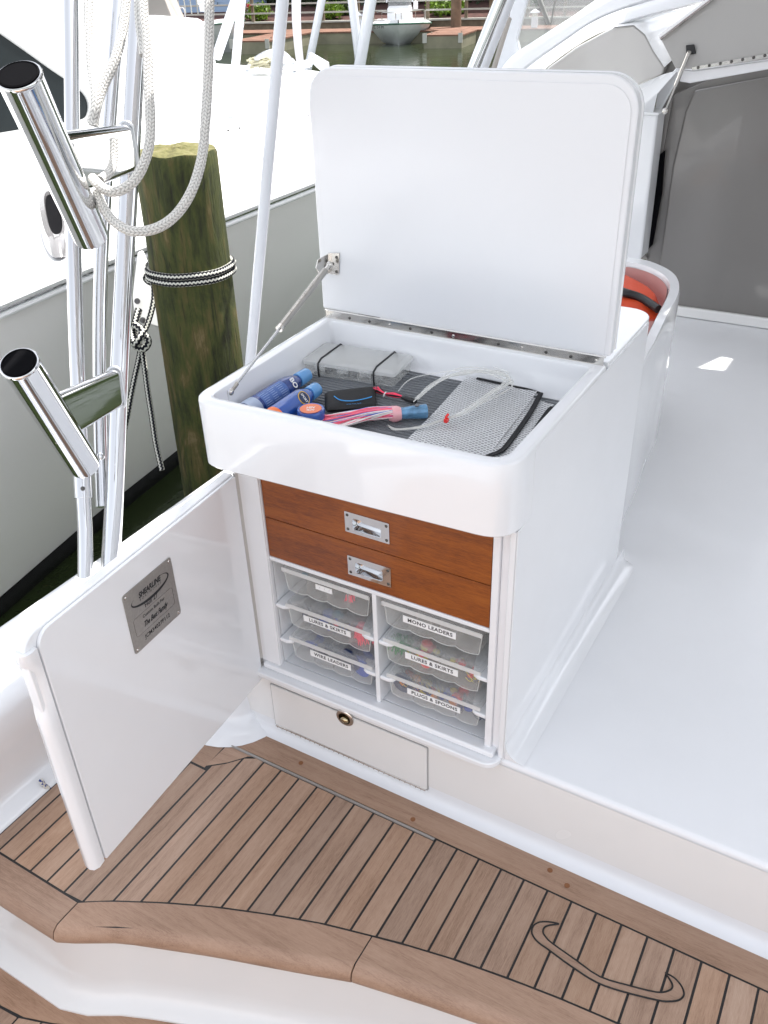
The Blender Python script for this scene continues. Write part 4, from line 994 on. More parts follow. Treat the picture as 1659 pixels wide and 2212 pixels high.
tray(.290, .516, .331, .402, 'bottom right tackle tray labelled PLUGS & SPOONS with orange plugs and hooks', 'PLUGS & SPOONS', lab2(fb, (498,1328), (1125,1575), .0165, .0094), [('ring', .14, .55, .019, NAVY), ('ball', .13, .62, .014, RED), ('ball', .13, .18, .009, ORNG), ('ball', .45, .22, .010, ORNG), ('hook', .7, .3, .012, GREY), ('hook', .92, .35, .014, NAVY), ('hook', .9, .5, .013, NAVY), ('hook', .35, .6, .012, NAVY), ('ball', .66, .75, .008, YEL), ('ball', .74, .7, .01, NAVY), ('hook', .86, .6, .014, GREY)], 30, [NAVY, ORNG, GREY, RED, YEL, BLUE])

# ================================================================ THINGS IN THE TOP BIN
ZM = .9375
mtm = mat('ribbed_rubber', (.15,.16,.172), .6)
a = M(); rings = []
nr = 36
prof = []
for i in range(nr):
    y0_ = -.02+i*(.445/nr); d = .445/nr
    prof += [(y0_+d*.08, ZM-.005), (y0_+d*.25, ZM), (y0_+d*.7, ZM), (y0_+d*.88, ZM-.005)]
prof += [(.425, ZM-.008), (-.02, ZM-.008)]
rings = [[Vector((x, y, z)) for y, z in prof] for x in (-.07, .54)]
a.loft(rings); mt_ = a.build('ribbed_mat', mtm, smooth=50); tag(mt_, 'dark grey ribbed rubber mat lining the floor of the cabinet bin', 'mat')
def Z(x, y, z=ZM): return P(x, y, 2, z)
# utility box with bands
ub = thing('utility_box', Z(760, 790), 'flat translucent compartment box with two black bands on the ribbed mat', 'box')
c4_ = [Z(663,779,ZM+.036), Z(857,808,ZM+.036), Z(889,767,ZM+.036), Z(690,738,ZM+.036)]
cc = sum(c4_, Vector())/4; ex = ((c4_[1]-c4_[0])+(c4_[2]-c4_[3])).normalized(); ey = Vector((-ex.y, ex.x, 0)); wx = ((c4_[1]-c4_[0]).length+(c4_[2]-c4_[3]).length)/4; wy = abs(((c4_[3]-c4_[0])+(c4_[2]-c4_[1])).dot(ey))/4
def UB(u, v, z): q = cc+ex*u+ey*v; return Vector((q.x, q.y, ZM+z))
a = M(); a.loft([rr(-wx*.95, wx*.95, -wy*.92, wy*.92, .006, 3, lambda u, v: UB(u, v, .001)), rr(-wx*.97, wx*.97, -wy*.96, wy*.96, .006, 3, lambda u, v: UB(u, v, .026))], caps=False); a.add(rr(-wx*.95, wx*.95, -wy*.92, wy*.92, .006, 3, lambda u, v: UB(u, v, .001)), [list(range(16))]); a.build('case', FROST, ub)
a = M()
for k in range(1, 5): a.prism([UB(-wx+2*wx*k/5-.0006, -wy*.92, .003), UB(-wx+2*wx*k/5+.0006, -wy*.92, .003), UB(-wx+2*wx*k/5+.0006, wy*.92, .003), UB(-wx+2*wx*k/5-.0006, wy*.92, .003)], (0,0,.022))
a.prism([UB(-wx*.95, -.001, .003), UB(wx*.95, -.001, .003), UB(wx*.95, .001, .003), UB(-wx*.95, .001, .003)], (0,0,.022)); a.build('partition', FROST, ub)
a = M(); a.loft([rr(-wx, wx, -wy, wy, .007, 3, lambda u, v: UB(u, v, .0262)), rr(-wx, wx, -wy, wy, .007, 3, lambda u, v: UB(u, v, .034)), rr(-wx+.008, wx-.008, -wy+.008, wy-.008, .005, 3, lambda u, v: UB(u, v, .040))]); a.build('lid', frosted('milky_lid', (.90,.91,.90), .5, .25), ub, .001)
for k in range(3):
    a = M(); u = -wx*.72+k*wx*.5; a.prism([UB(u, -wy-.003, .018), UB(u+.028, -wy-.003, .018), UB(u+.028, -wy-.0004, .018), UB(u, -wy-.0004, .018)], (0,0,.014)); a.build('latch', FROST2, ub, .001)
for u in (-wx*.62, wx*.58):
    pts = [UB(u, -wy-.002, .001), UB(u, -wy-.004, .02), UB(u, -wy-.003, .034), UB(u+.002, -wy+.01, .042), UB(u+.004, wy-.01, .042), UB(u+.004, wy+.003, .032), UB(u+.004, wy+.003, .002)]
    a = M(); a.tube(pts, .0022, 8); a.build('elastic_band', BLACK, ub, smooth=60)
a = M()
for k in range(14): q = UB(random.uniform(-wx*.9, wx*.9), random.uniform(-wy*.8, wy*.5), .006); a.ball(q, random.uniform(.003,.006), 6)
a.build('sinkers', GREY, ub)
# spray bottles
def bottle(p_cap, p_tail, r_, body, capc, label, word, extra):
    A_ = Z(*p_cap, ZM+r_); B_ = Z(*p_tail, ZM+r_); d_ = (A_-B_).normalized(); L_ = (A_-B_).length
    t_ = thing('spray_bottle', B_, label, 'bottle', 'blue spray bottles lying in the bin')
    a = M(); a.lathe([(r_*.85,0),(r_,.006),(r_,L_*.62),(r_*.96,L_*.70),(r_*.74,L_*.80),(r_*.52,L_*.86),(r_*.5,L_*.9)], B_, d_, 28); a.build('body', body, t_, smooth=50)
    a = M(); a.lathe([(r_*.62,L_*.865),(r_*.66,L_*.875),(r_*.66,L_*1.03),(r_*.60,L_*1.045)], B_, d_, 24); a.build('cap', capc, t_, .001)
    a = M(); a.lathe([(r_*1.006,.004),(r_*1.006,L_*.16)], B_, d_, 28); a.build('base_band', extra, t_)
    vw = (CAM-(A_+B_)/2).normalized(); nn = (vw-d_*vw.dot(d_)).normalized(); sd_ = nn.cross(d_)
    # wrapped label panel following the curvature
    a = M(); rings = []
    for k in range(9):
        th = radians(-55+k*13.75); q = nn*cos(th)+sd_*sin(th); rings.append([B_+d_*(L_*.20)+q*r_*1.008, B_+d_*(L_*.58)+q*r_*1.008])
    a.loft(rings, close=False, caps=False); return t_, A_, B_, d_, nn, sd_, L_, a
def curve_text(m_, s, o, X, N, Y, r_, h, mi=0, **k):
    """lay text flat then wrap it round the bottle axis"""
    n0_ = len(m_.v); m_.text(s, Vector((0,0,0)), (1,0,0), (0,1,0), h, mi, lift=0, **k)
    for i in range(n0_, len(m_.v)):
        v = m_.v[i]; th = v.y/r_; m_.v[i] = o+X*v.x+(N*cos(th)+Y*sin(th))*r_
BB = mat('blue_bottle', (.02,.085,.36), .22, coat=.6); DB_ = mat('dark_blue_bottle', (.012,.04,.20), .25, coat=.5); CAPB = mat('translucent_blue_cap', (.10,.30,.60), .15, coat=.6, bmp=.4, bscale=90)
ORB = mat('orange_band', (.85,.18,.03), .4); LBL = mat('blue_print', (.06,.13,.36), .4)
t_, A_, B_, d_, nn, sd_, L_, a = bottle((658,812), (528,896), .0248, DB_, CAPB, 'dark blue spray bottle nearest the bin wall, printed side up', 'BO', mat('pale_band', (.35,.42,.55), .4))
a.build('back_label', LBL, t_)
a = M()
for k in range(9):
    th0 = radians(-48+k*11)
    q = nn*cos(th0)+sd_*sin(th0)
    for j in range(3):
        s0 = .22+j*.12; a.tube([B_+d_*(L_*s0)+q*.0252, B_+d_*(L_*(s0+random.uniform(.06,.105)))+q*.0252], .00045, 4)
a.build('fine_print', mat('pale_print', (.45,.55,.75), .5), t_)
a2 = M(); a2.text('BO', B_+d_*(L_*.68)+nn*.0255, -sd_, d_, .013, bold=.03); a2.build('brand_print', PAPER, t_)
t_, A_, B_, d_, nn, sd_, L_, a = bottle((680,843), (578,915), .0248, BB, CAPB, 'bright blue spray bottle with SPORT on its round emblem, beside the round tub', 'SPORT', ORB)
a = M(); oc = B_+d_*(L_*.60)+nn*.0246
rings = []
a.lathe([(.0135,0),(.0135,.0012)], oc, nn, 24, 0); a.lathe([(.0155,-.0004),(.0155,.0009)], oc, nn, 24, 1)
a.text('SPORT', oc+nn*.0014, -sd_, d_, .0062, mi=2, bold=.03, shear=.2, sx=.85, lift=.0002)
a.build('emblem', [NAVY, mat('gold_print', (.65,.42,.08), .4), PAPER], t_)
# round tub
q = Z(672, 893, ZM+.030)
tb = thing('round_tub', (q.x, q.y, ZM), 'small round tub with blue rim and orange printed top, beside the lure skirt', 'tub')
a = M(); a.lathe([(.0255,0),(.0265,.02),(.0265,.034)], (q.x, q.y, ZM), (0,0,1), 32); a.build('body', mat('tub_white', (.72,.74,.76), .4), tb)
a = M(); a.lathe([(.0285,.022),(.029,.03),(.0285,.0395),(.027,.041),(.026,.0405)], (q.x, q.y, ZM), (0,0,1), 32); a.build('lid', BB, tb, smooth=60)
a = M(); a.lathe([(.0225,.0406),(.0225,.0414)], (q.x, q.y, ZM), (0,0,1), 32, 0)
Xt = rt*-1; Xt.z = 0; Xt.normalize(); Yt = Vector((-Xt.y, Xt.x, 0))
a.text('ACK', (q.x, q.y, ZM+.0416)+Yt*.006 if False else Vector((q.x, q.y, ZM+.0415))+Yt*.007, Xt, Yt, .0075, mi=1, bold=.03, lift=.0002, sx=.8)
a.text('ASH', Vector((q.x, q.y, ZM+.0415))-Yt*.004, Xt, Yt, .0085, mi=1, bold=.03, lift=.0002, sx=.8)
a.build('printed_disc', [mat('orange_print', (.80,.20,.08), .4), PAPER], tb)
gq = Z(672, 912, ZM+.02); a = M(); a.lathe([(.016,0),(.018,.01),(.015,.016),(.003,.018)], (gq.x, gq.y, ZM), (0,0,1), 20); tag(a.build('green_cap', mat('lime_plastic', (.22,.50,.10), .35), smooth=60), 'lime green round cap tucked in front of the round tub', 'cap')
# pouch
pz = [(701,851),(708,846),(808,835),(812,846),(813,878),(806,880),(708,886),(702,880)]
pw = thing('black_pouch', Z(757, 872), 'flat black pouch with blue swoosh, behind the pink and blue lure', 'pouch')
a = M(); c_ = Z(757, 865, ZM+.014); r0 = [Z(x, y+4, ZM+.002) for x, y in pz]; r1 = [Z(x, y, ZM+.010) for x, y in pz]; r2 = [v.lerp(c_, .12)+Vector((0,0,.004)) for v in r1]; r3 = [v.lerp(c_, .5)+Vector((0,0,.006)) for v in r1]
a.loft([r0, r1, r2, r3]); a.build('body', mat('black_neoprene', (.008,.008,.009), .7, bmp=.3, bscale=300), pw, smooth=60)
a = M(); a.tube(smooth([Z(722,856,ZM+.0205), Z(735,864,ZM+.0215), Z(760,866,ZM+.0215), Z(785,862,ZM+.0205), Z(803,857,ZM+.0185)], 5), [.0004]+[.0010]*18+[.0012]*2, 6) if False else a.tube(smooth([Z(722,856,ZM+.0205), Z(735,864,ZM+.0215), Z(760,866,ZM+.0215), Z(785,862,ZM+.0205), Z(803,857,ZM+.0185)], 5), .0011, 6)
X_ = (Z(790,872,ZM+.02)-Z(735,876,ZM+.02)).normalized(); a.text('Jolly Time Boats', Z(764,874,ZM+.0195), -X_, Vector((X_.y,-X_.x,0)), .0034, lift=.002)
a.build('blue_print', mat('cyan_print', (.03,.35,.80), .4), pw)
# small pink/black lure
sl_ = thing('small_trolling_lure', Z(860, 860), 'small black-headed lure with pink strands bound by a pale rubber band', 'fishing lure')
a = M(); hA, hB = Z(898,868,ZM+.012), Z(868,858,ZM+.012); a.tube([hB, hB.lerp(hA,.3), hB.lerp(hA,.8), hA], [.0035,.0065,.0060,.0045], 14); a.build('head', BLACK, sl_, smooth=60)
a = M(); b = M()
for k in range(26):
    o = Vector((random.uniform(-.008,.008), random.uniform(-.008,.008), random.uniform(0,.008)))
    pts = smooth([hB+o*.3, Z(850,856,ZM+.010)+o*.8, Z(831,852,ZM+.010)+o*.35, Z(815,846,ZM+.008)+o*1.2], 4); (a if k % 2 else b).tube(pts, .0011, 5)
a.build('pink_strands', PINK, sl_); b.build('black_strands', BLACK, sl_)
a = M(); c_ = Z(831,852,ZM+.010); a.tube([c_+Vector((cos(u)*.0022, sin(u)*.0045, sin(u)*.0005+cos(u)*.005)) for u in [2*pi*i/14 for i in range(15)]], .0016, 6); a.build('rubber_band', PAPER, sl_)
# big skirted lure
lr = thing('skirted_trolling_lure', Z(860, 895), 'pink, blue and white skirted lure with pearly blue head, lying across the mat', 'fishing lure')
hb_, ha_ = Z(866,893,ZM+.017), Z(922,888,ZM+.017)
dh = (ha_-hb_).normalized(); Lh = (ha_-hb_).length
a = M(); a.lathe([(.010,-.004),(.0125,.0),(.0135,Lh*.35),(.0155,Lh*.8),(.0160,Lh*.97),(.0150,Lh),(.011,Lh*1.0)], hb_, dh, 26); 
pm_ = mat('pearl_blue', (.10,.25,.42), .18, .35, coat=.8, var=.5, vscale=50); a.build('head', pm_, lr, smooth=50)
a = M(); a.lathe([(.005,0),(.005,.0015),(.0025,.0016)], hb_.lerp(ha_,.62)+Vector((0,0,.0145)), (0,0,1), 14); a.build('eye', GREY, lr)
a = M(); a.lathe([(.0128,-.026),(.0172,-.018),(.0168,-.008),(.0135,.0)], hb_, dh, 24); a.build('skirt_collar', mat('pink_collar', (.85,.42,.45), .35, coat=.4), lr, smooth=60)
SK = [mat('pink_strand', (.90,.13,.22), .3, coat=.3), mat('blue_strand', (.12,.17,.50), .3, coat=.3), mat('white_strand', (.80,.74,.72), .3, coat=.3)]
bun = [M(), M(), M()]
ends = [(700,905), (690,912), (705,920), (735,923), (760,920)]
for k in range(150):
    f_ = random.random(); th = random.uniform(0, pi); e0 = Z(692+60*max(0,f_-.45)*1.2, 898+28*f_, ZM+.003+.02*random.random()*(1-f_*.6))
    n_ = Vector((0,0,1))*sin(th)+dh.cross(Vector((0,0,1)))*cos(th)
    s0 = hb_-dh*.018+n_*.0155; m1_ = s0.lerp(e0, .35)+n_*.006*random.uniform(-.2,1); m2_ = s0.lerp(e0, .7)+Vector((0,0,random.uniform(-.003,.003)))
    for v in (m1_, m2_): v.z = max(v.z, ZM+.002)
    col = 0 if random.random() < (.62 if f_ < .6 else .3) else (1 if random.random() < .5 and f_ < .7 else 2)
    bun[col].tube(smooth([s0, m1_, m2_, e0], 4), random.uniform(.0010,.0016), 5)
for b, m_, nm in zip(bun, SK, ('pink_skirt', 'blue_skirt', 'white_skirt')): b.build(nm, m_, lr, smooth=70)
# leader coil
ld = thing('leader_coil', Z(1000, 850), 'loose coil of clear leader line with red crimp over the mesh bag', 'fishing line')
a = M()
for k in range(9):
    j = lambda s=4: random.uniform(-s, s)
    zz = ZM+.022+.0022*k
    pts = [Z(838,918,ZM+.004), Z(855+j(),928+j(2),ZM+.008), Z(905,923+j(2),ZM+.012), Z(962+j(1),905+j(2),ZM+.018), Z(1010+j(5),886+j(5),zz), Z(1060+j(8),850+j(6),zz+.004), Z(1096+j(8),825+j(5),zz+.008), Z(1088+j(10),808+j(5),zz+.012), Z(1050+j(10),800+j(5),zz+.012), Z(1000+j(8),805+j(6),zz+.008), Z(950+j(6),822+j(5),zz+.002), Z(900+j(4),862+j(3),ZM+.018)]
    a.tube(smooth(pts, 5), .00125, 6)
for k in range(2):
    a.tube(smooth([Z(893,868,ZM+.016), Z(930,830+6*k,ZM+.04), Z(985,806+3*k,ZM+.055), Z(1045,805,ZM+.055), Z(1085,820,ZM+.045), Z(1108,826-4*k,ZM+.035), Z(1100,840,ZM+.03), Z(1060,862,ZM+.03), Z(1010,884,ZM+.024)], 5), .0013, 6)
a.tube(smooth([Z(860,845,ZM+.01), Z(885,820,ZM+.03), Z(930,808,ZM+.05), Z(990,800,ZM+.06), Z(1050,800,ZM+.06), Z(1095,812,ZM+.05), Z(1108,840,ZM+.03)], 5), .0013, 6)
a.tube(smooth([Z(945,822,ZM+.03), Z(985,797,ZM+.055), Z(1040,795,ZM+.06), Z(1085,810,ZM+.05), Z(1098,805,ZM+.05), Z(1085,800,ZM+.055), Z(1066,793,ZM+.06)], 5), .0014, 6)
a.build('loops', LINE, ld, smooth=70)
a = M(); c_ = Z(964,908,ZM+.02); a.box(c_.x-.004, c_.x+.004, c_.y-.005, c_.y+.005, c_.z-.004, c_.z+.004); a.tube([c_+Vector((-.003,.002,.004)), c_+Vector((.0,.010,.010))], .003, 8); a.build('red_crimp', mat('red_plastic', (.80,.02,.015), .25, coat=.5), ld, .001)
# mesh bag
mbm = bpy.data.materials.new('white_mesh'); t, p = nodes(mbm)
vo = t.nodes.new('ShaderNodeTexVoronoi'); vo.voronoi_dimensions = '2D'; vo.feature = 'F1'; vo.inputs['Scale'].default_value = 118; vo.inputs['Randomness'].default_value = .12
L(t, coord(t, (1, 1.25, 1), (0,0,.5)), vo.inputs['Vector'])
hole = mth(t, 'LESS_THAN', vo.outputs['Distance'], .36)
p.inputs['Base Color'].default_value = (.66,.67,.68,1); p.inputs['Roughness'].default_value = .6
trn = t.nodes.new('ShaderNodeBsdfTransparent'); mx = t.nodes.new('ShaderNodeMixShader')
L(t, mth(t, 'MULTIPLY', hole, .55), mx.inputs[0]); L(t, p.outputs[0], mx.inputs[1]); L(t, trn.outputs[0], mx.inputs[2]); L(t, mx.outputs[0], t.nodes['Material Output'].inputs[0])
bump(t, p, vo.outputs['Distance'], .5, .002)
mb_ = thing('mesh_bag', Z(1030, 920), 'folded white mesh bag with black edging in the right corner of the bin', 'mesh bag')
def sheet(c, z, n=14, amp=.0015, lift=0):
    a = M(); q = [Z(x, y, z) for x, y in c]; rings = []
    for i in range(n+1):
        r_ = []
        for j in range(n+1):
            u, v = i/n, j/n; pnt = q[0]*(1-u)*(1-v)+q[1]*u*(1-v)+q[2]*u*v+q[3]*(1-u)*v
            r_.append(pnt+Vector((0,0,amp*sin(u*9+v*4)+amp*.7*sin(v*13-u*5)+lift*u)))
        rings.append(r_)
    a.loft(rings, close=False, caps=False); return a
a = sheet([(855,975),(1010,819),(1160,852),(1035,1010)], ZM+.004, amp=.0012, lift=.006); o_ = a.build('mesh_front', mbm, mb_, smooth=70)
a = sheet([(1020,1010),(1150,862),(1196,878),(1090,1015)], ZM+.0022, amp=.0006, lift=.004); a.build('mesh_back', mbm, mb_, smooth=70)

def ribbon(pts, w_, m_, nm, par, z=.009):
    a = M(); q = [Z(x, y, ZM+z+(.004 if i > len(pts)/2 else 0)) for i, (x, y) in enumerate(pts)]; q = smooth(q, 5); rings = []
    for i, v in enumerate(q):
        T_ = (q[min(i+1, len(q)-1)]-q[max(i-1, 0)]).normalized(); N_2 = Vector((0,0,1)).cross(T_).normalized()
        rings.append([v-N_2*w_, v-N_2*w_*.8+Vector((0,0,.0025)), v+N_2*w_*.8+Vector((0,0,.0025)), v+N_2*w_, v+Vector((0,0,-.001))])
    a.loft(rings); return a.build(nm, m_, par, smooth=50)
EDG = mat('black_webbing', (.010,.010,.012), .75, bmp=.4, bscale=300)
ribbon([(1030,1000),(1058,985),(1085,973),(1108,945),(1140,900),(1162,862),(1168,850)], .0058, EDG, 'edging', mb_, .006)
ribbon([(1168,851),(1140,842),(1100,834),(1075,828),(1030,818)], .0035, EDG, 'top_edging', mb_, .007)
ribbon([(1096,1000),(1112,984),(1145,942),(1180,892),(1192,880)], .004, EDG, 'back_edging', mb_, .004)

# ================================================================ TOWER LEGS AND ROD HOLDERS
tw = thing('tuna_tower', P(210, 1240, 2, GZ), 'polished aluminium tower legs rising from the gunwale, two rod holders welded on', 'tower frame')
YB = P(236, 1232, 2, GZ).y
def TL(pts, rs): 
    return smooth(pts, 6)
bB = P(238, 1245, 2, GZ-.03); 
def leg(pxs, plane_y0, plane_y1, r_, name='leg', n=28):
    pts = []
    for i, (x, y) in enumerate(pxs):
        pts.append(PD(x, y, plane_y0+(plane_y1-plane_y0)*i/(len(pxs)-1)))
    a = M(); a.tube(smooth(pts, 5), r_, n); return a.build(name, CHROME, tw, smooth=70), pts
y0_ = (bB-CAM).dot(fw); print('legdepth', y0_)
legB, ptsB = leg([(235,1262),(247,1080),(258,800),(272,520),(293,130),(303,-60)], y0_, y0_-.02, .0245)
q_ = P(187, 1270, 2, GZ-.03)
legA, ptsA = leg([(184,1275),(184,1150),(178,1040),(167,800),(159,500),(152,-60)], (q_-CAM).dot(fw), (q_-CAM).dot(fw)+.05, .0195)
legC, ptsC = leg([(222,1095),(216,900),(217,620),(232,330),(262,-60)], y0_+.02, y0_+.10, .0185)
# sleeve, weld ring, gusset ends
def ondepth(x, y, pts, i=0): return None
def near(pts, y):     # point on leg at pixel row y
    best = None
    P3 = smooth(pts, 8)
    for v in P3:
        d_ = v-CAM; py_ = 1106-FPX*d_.dot(up)/d_.dot(fw)
        if best is None or abs(py_-y) < best[0]: best = (abs(py_-y), v)
    return best[1]
a = M(); s0, s1 = near(ptsA, 1082), near(ptsA, 1020); a.tube([s0, s1], .0232, 28); sv_ = a.build('sleeve', CHROME, tw, .001)
a = M(); sm = s0.lerp(s1, .35); a.lathe([(.006,0),(.006,.002),(.003,.003)], sm+(CAM-sm).normalized()*.0228, (CAM-sm), 14); a.build('set_screw', SCREW, sv_)
a = M(); g0, g1 = near(ptsC, 968), near(ptsC, 1000)
a.ball(near(ptsC, 975)+(CAM-near(ptsC,975)).normalized()*.012, .011, 12, sq=(1,1,1.4)); a.build('weld_boss', CHROME, tw, smooth=60)
for pts, yy_, r_ in ((ptsB, 1235, .031), (ptsA, 1258, .025)):
    a = M(); c_ = near(pts, yy_); a.lathe([(r_,-.012),(r_,.004),(r_*.9,.008)], Vector((c_.x, c_.y, GZ+.010)), (0,0,1), 28); 
# rod holders
def depth_for(top, bot, db, want):
    B_ = PD(*bot, db); k = db
    while k > 1.2:
        A_ = PD(*top, k)
        if (A_-B_).normalized().dot((CAM-A_).normalized()) > want: break
        k -= .005
    return k
def rod_holder(top, dt, bot, db, rt_, rb_, legpts, ly, bt0, bt1, label):
    A_ = PD(*top, dt); B_ = PD(*bot, db); d_ = (A_-B_).normalized(); L_ = (A_-B_).length
    a = M(); rin = rt_-.0035
    a.lathe([(rb_*.8,0),(rb_*.97,.003),(rb_,.010),(rt_,L_-.006),(rt_*1.03,L_-.004),(rt_*1.05,L_),(rt_*1.0,L_+.003),(rin,L_+.003),(rin,L_-.02),(rin,L_-.16)], B_, d_, 40)
    h_ = a.build('rod_holder', CHROME, tw, smooth=45)
    a = M(); a.lathe([(rin+.0008,L_+.0045),(rin-.002,L_+.006),(rin-.0035,L_+.002),(rin-.0035,L_-.15),(.002,L_-.152)], B_, d_, 32); a.build('rubber_liner', VOID, h_, smooth=45)
    # bracket: stadium tube from the holder to the leg
    c0 = near(legpts, ly); m0 = B_+d_*(L_*bt0)
    ax = (c0-m0).normalized(); upv = (d_-ax*d_.dot(ax)).normalized(); upv = Vector((0,0,1))-ax*ax.z; upv.normalize(); sdv = ax.cross(upv)
    hh_, rr_ = bt1, .0165
    def stad(c, k=1, sh=0):
        out = []
        for s_, base in ((1, 0), (-1, pi)):
            for i in range(9):
                an = -pi/2+pi*i/8+base+pi/2
                out.append(c+upv*(s_*(hh_-rr_)*k+sin(an)*rr_*k)+sdv*(cos(an)*rr_*k)+ax*0)
        return out
    a = M(); a.loft([stad(m0), stad(m0.lerp(c0,.5)), stad(c0)]); br_ = a.build('bracket', CHROME, h_, smooth=30)
    e = c0-ax*.026; st_ = stad(e, 1.10); a = M(); a.tube(st_+[st_[0]], .0042, 8, caps=False)
    a.build('weld_bead', WELD, br_, smooth=70)
rod_holder((41,165), depth_for((41,165),(199,516),1.76,.50), (199,516), 1.76, .0385, .0345, ptsB, 345, .50, .058, '')
rod_holder((42,786), depth_for((42,786),(184,1008),1.92,.68), (184,1008), 1.92, .0365, .0335, ptsB, 850, .50, .050, '')

# white rope coil hanging on the tower
rp = thing('white_rope_coil', PD(300, 100, 1.75), 'coil of thick white braided rope hanging from the tower legs above the piling', 'rope')
def rope(px, nm='rope_loop', r_=.0098):
    pts = smooth([PD(x, y, d) for x, y, d in px], 8); a = M(); a.tube(pts, r_, 14, twist=6); a.build(nm, ROPE, rp, smooth=70)
rope([(190,-40,1.74),(193,60,1.73),(198,140,1.72),(206,200,1.71),(206,235,1.71),(197,268,1.72)])
rope([(275,-40,1.74),(266,60,1.73),(248,130,1.72),(222,190,1.72),(208,235,1.715),(202,272,1.72)])
rope([(308,-40,1.66),(310,30,1.66),(318,90,1.66),(320,170,1.66),(324,240,1.66),(324,300,1.66),(312,350,1.66),(290,390,1.66),(258,412,1.66),(232,412,1.67),(212,398,1.68),(200,385,1.70)])
rope([(452,-40,1.70),(452,60,1.70),(450,150,1.70),(444,260,1.69),(436,340,1.69),(415,410,1.68),(382,462,1.68),(340,492,1.67),(290,500,1.67),(250,482,1.68),(224,450,1.69),(210,415,1.70)])
rope([(246,300,1.80),(246,345,1.80),(236,372,1.78),(215,390,1.74)], r_=.0095)
rope([(300,-40,1.69),(301,20,1.68),(304,60,1.68),(312,120,1.68)], r_=.0098)
# white outrigger pole + strap of own boat
a = M(); pA = PD(539, 800, 2.55); pB = PD(616, -60, 2.1); a.tube([pA, pA.lerp(pB,.5), pB], .0155, 18)
tag(a.build('outrigger_pole', BLUEW, smooth=60), 'long white outrigger pole slanting up between the piling and the cabinet lid', 'pole')
a = M(); st_ = smooth([PD(640,-40,2.9), PD(640,40,2.9), PD(645,110,2.9), PD(653,165,2.9), PD(660,215,2.9), PD(668,250,2.9)], 6); rings = []
for i, v in enumerate(st_):
    k = 1-.5*i/len(st_); T_ = (st_[min(i+1,len(st_)-1)]-st_[max(i-1,0)]).normalized(); N_2 = T_.cross(fw).normalized(); rings.append([v-N_2*.016*k, v+fw*.004-N_2*.014*k, v+fw*.004+N_2*.016*k, v+N_2*.017*k])
a.loft(rings); tag(a.build('canvas_strap', mat('grey_canvas', (.50,.50,.53), .8, bmp=.5, bscale=400)), 'curved pale grey canvas strap behind the lid, beside the outrigger pole', 'strap')

# ================================================================ CABIN STRUCTURE, UPPER RIGHT
YC = 2.95
def yp(px, y=YC): return [P(a_, b_, 1, y) for a_, b_ in px]
def c3(x, y): return (970.2+x*.4152, y*.4152)
cabn = thing('cabin_bulkhead', (.5, YC, ZR), 'shaded grey cabin bulkhead behind the raised deck with narrow dark doorway slit', 'bulkhead')
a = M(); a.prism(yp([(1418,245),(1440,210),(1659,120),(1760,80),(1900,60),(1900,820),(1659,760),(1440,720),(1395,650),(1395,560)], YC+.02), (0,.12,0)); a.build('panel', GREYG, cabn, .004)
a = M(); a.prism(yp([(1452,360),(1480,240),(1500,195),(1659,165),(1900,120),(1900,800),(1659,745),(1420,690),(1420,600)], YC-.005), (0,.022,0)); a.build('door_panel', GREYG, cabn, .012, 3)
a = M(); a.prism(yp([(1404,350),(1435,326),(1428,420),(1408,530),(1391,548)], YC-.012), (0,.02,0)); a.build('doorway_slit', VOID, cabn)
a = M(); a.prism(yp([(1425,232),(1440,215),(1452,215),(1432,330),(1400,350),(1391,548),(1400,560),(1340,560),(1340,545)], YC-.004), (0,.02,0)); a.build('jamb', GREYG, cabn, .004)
a = M(); a.prism(yp([(1365,246),(1421,246),(1384,562),(1330,562)], YC-.14), (0,.13,0)); a.build('pilaster', WHITE, cabn, .012, 3)
a = M(); a.prism(yp([(1340,238),(1424,244),(1423,250),(1340,250)], YC-.15), (0,.16,0)); a.build('pilaster_cap', FARW, cabn, .006)
a = M(); a.prism([(.1,YC-.03,ZR+.001),(3.2,YC-.03,ZR+.001),(3.2,YC-.03,ZR+.05),(.17,YC-.03,ZR+.05)], (0,.026,0)); a.build('plinth', WARM, cabn, .008)
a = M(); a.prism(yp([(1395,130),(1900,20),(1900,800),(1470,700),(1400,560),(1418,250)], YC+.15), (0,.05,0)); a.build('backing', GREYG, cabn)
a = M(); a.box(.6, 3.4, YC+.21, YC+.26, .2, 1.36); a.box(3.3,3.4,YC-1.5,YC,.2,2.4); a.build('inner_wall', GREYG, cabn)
# house side above: moulding bands, glossy body, bright top
hs = thing('deckhouse', (.0, YC+.1, .9), 'glossy white cabin side with curved windshield mouldings at upper right', 'cabin side')
def strip(pa_, pb_, ya, yb_, name, m_, th=.03):
    A_ = smooth([P(*c3(*q), 1, ya) for q in pa_], 5); B_2 = smooth([P(*c3(*q), 1, yb_) for q in pb_], 5); n = min(len(A_), len(B_2))
    rings = [[A_[i], A_[i].lerp(B_2[i], .08)+Vector((0,-.012,.004)), A_[i].lerp(B_2[i], .5)+Vector((0,-.020,.004)), A_[i].lerp(B_2[i], .92)+Vector((0,-.012,.004)), B_2[i], B_2[i]+Vector((0,th,0)), A_[i]+Vector((0,th,0))] for i in range(n)]
    a = M(); a.loft(rings); return a.build(name, m_, hs, smooth=50)
strip([(230,420),(318,298),(500,175),(640,85),(760,0),(900,-90)], [(330,420),(430,335),(600,215),(740,120),(900,50),(1200,-40)], YC+.30, YC+.26, 'inner_moulding', WHITE)
strip([(330,420),(430,335),(600,215),(740,120),(900,50),(1200,-40)], [(420,420),(520,340),(660,240),(800,165),(1000,95),(1340,12)], YC+.25, YC+.20, 'outer_moulding', WHITE)
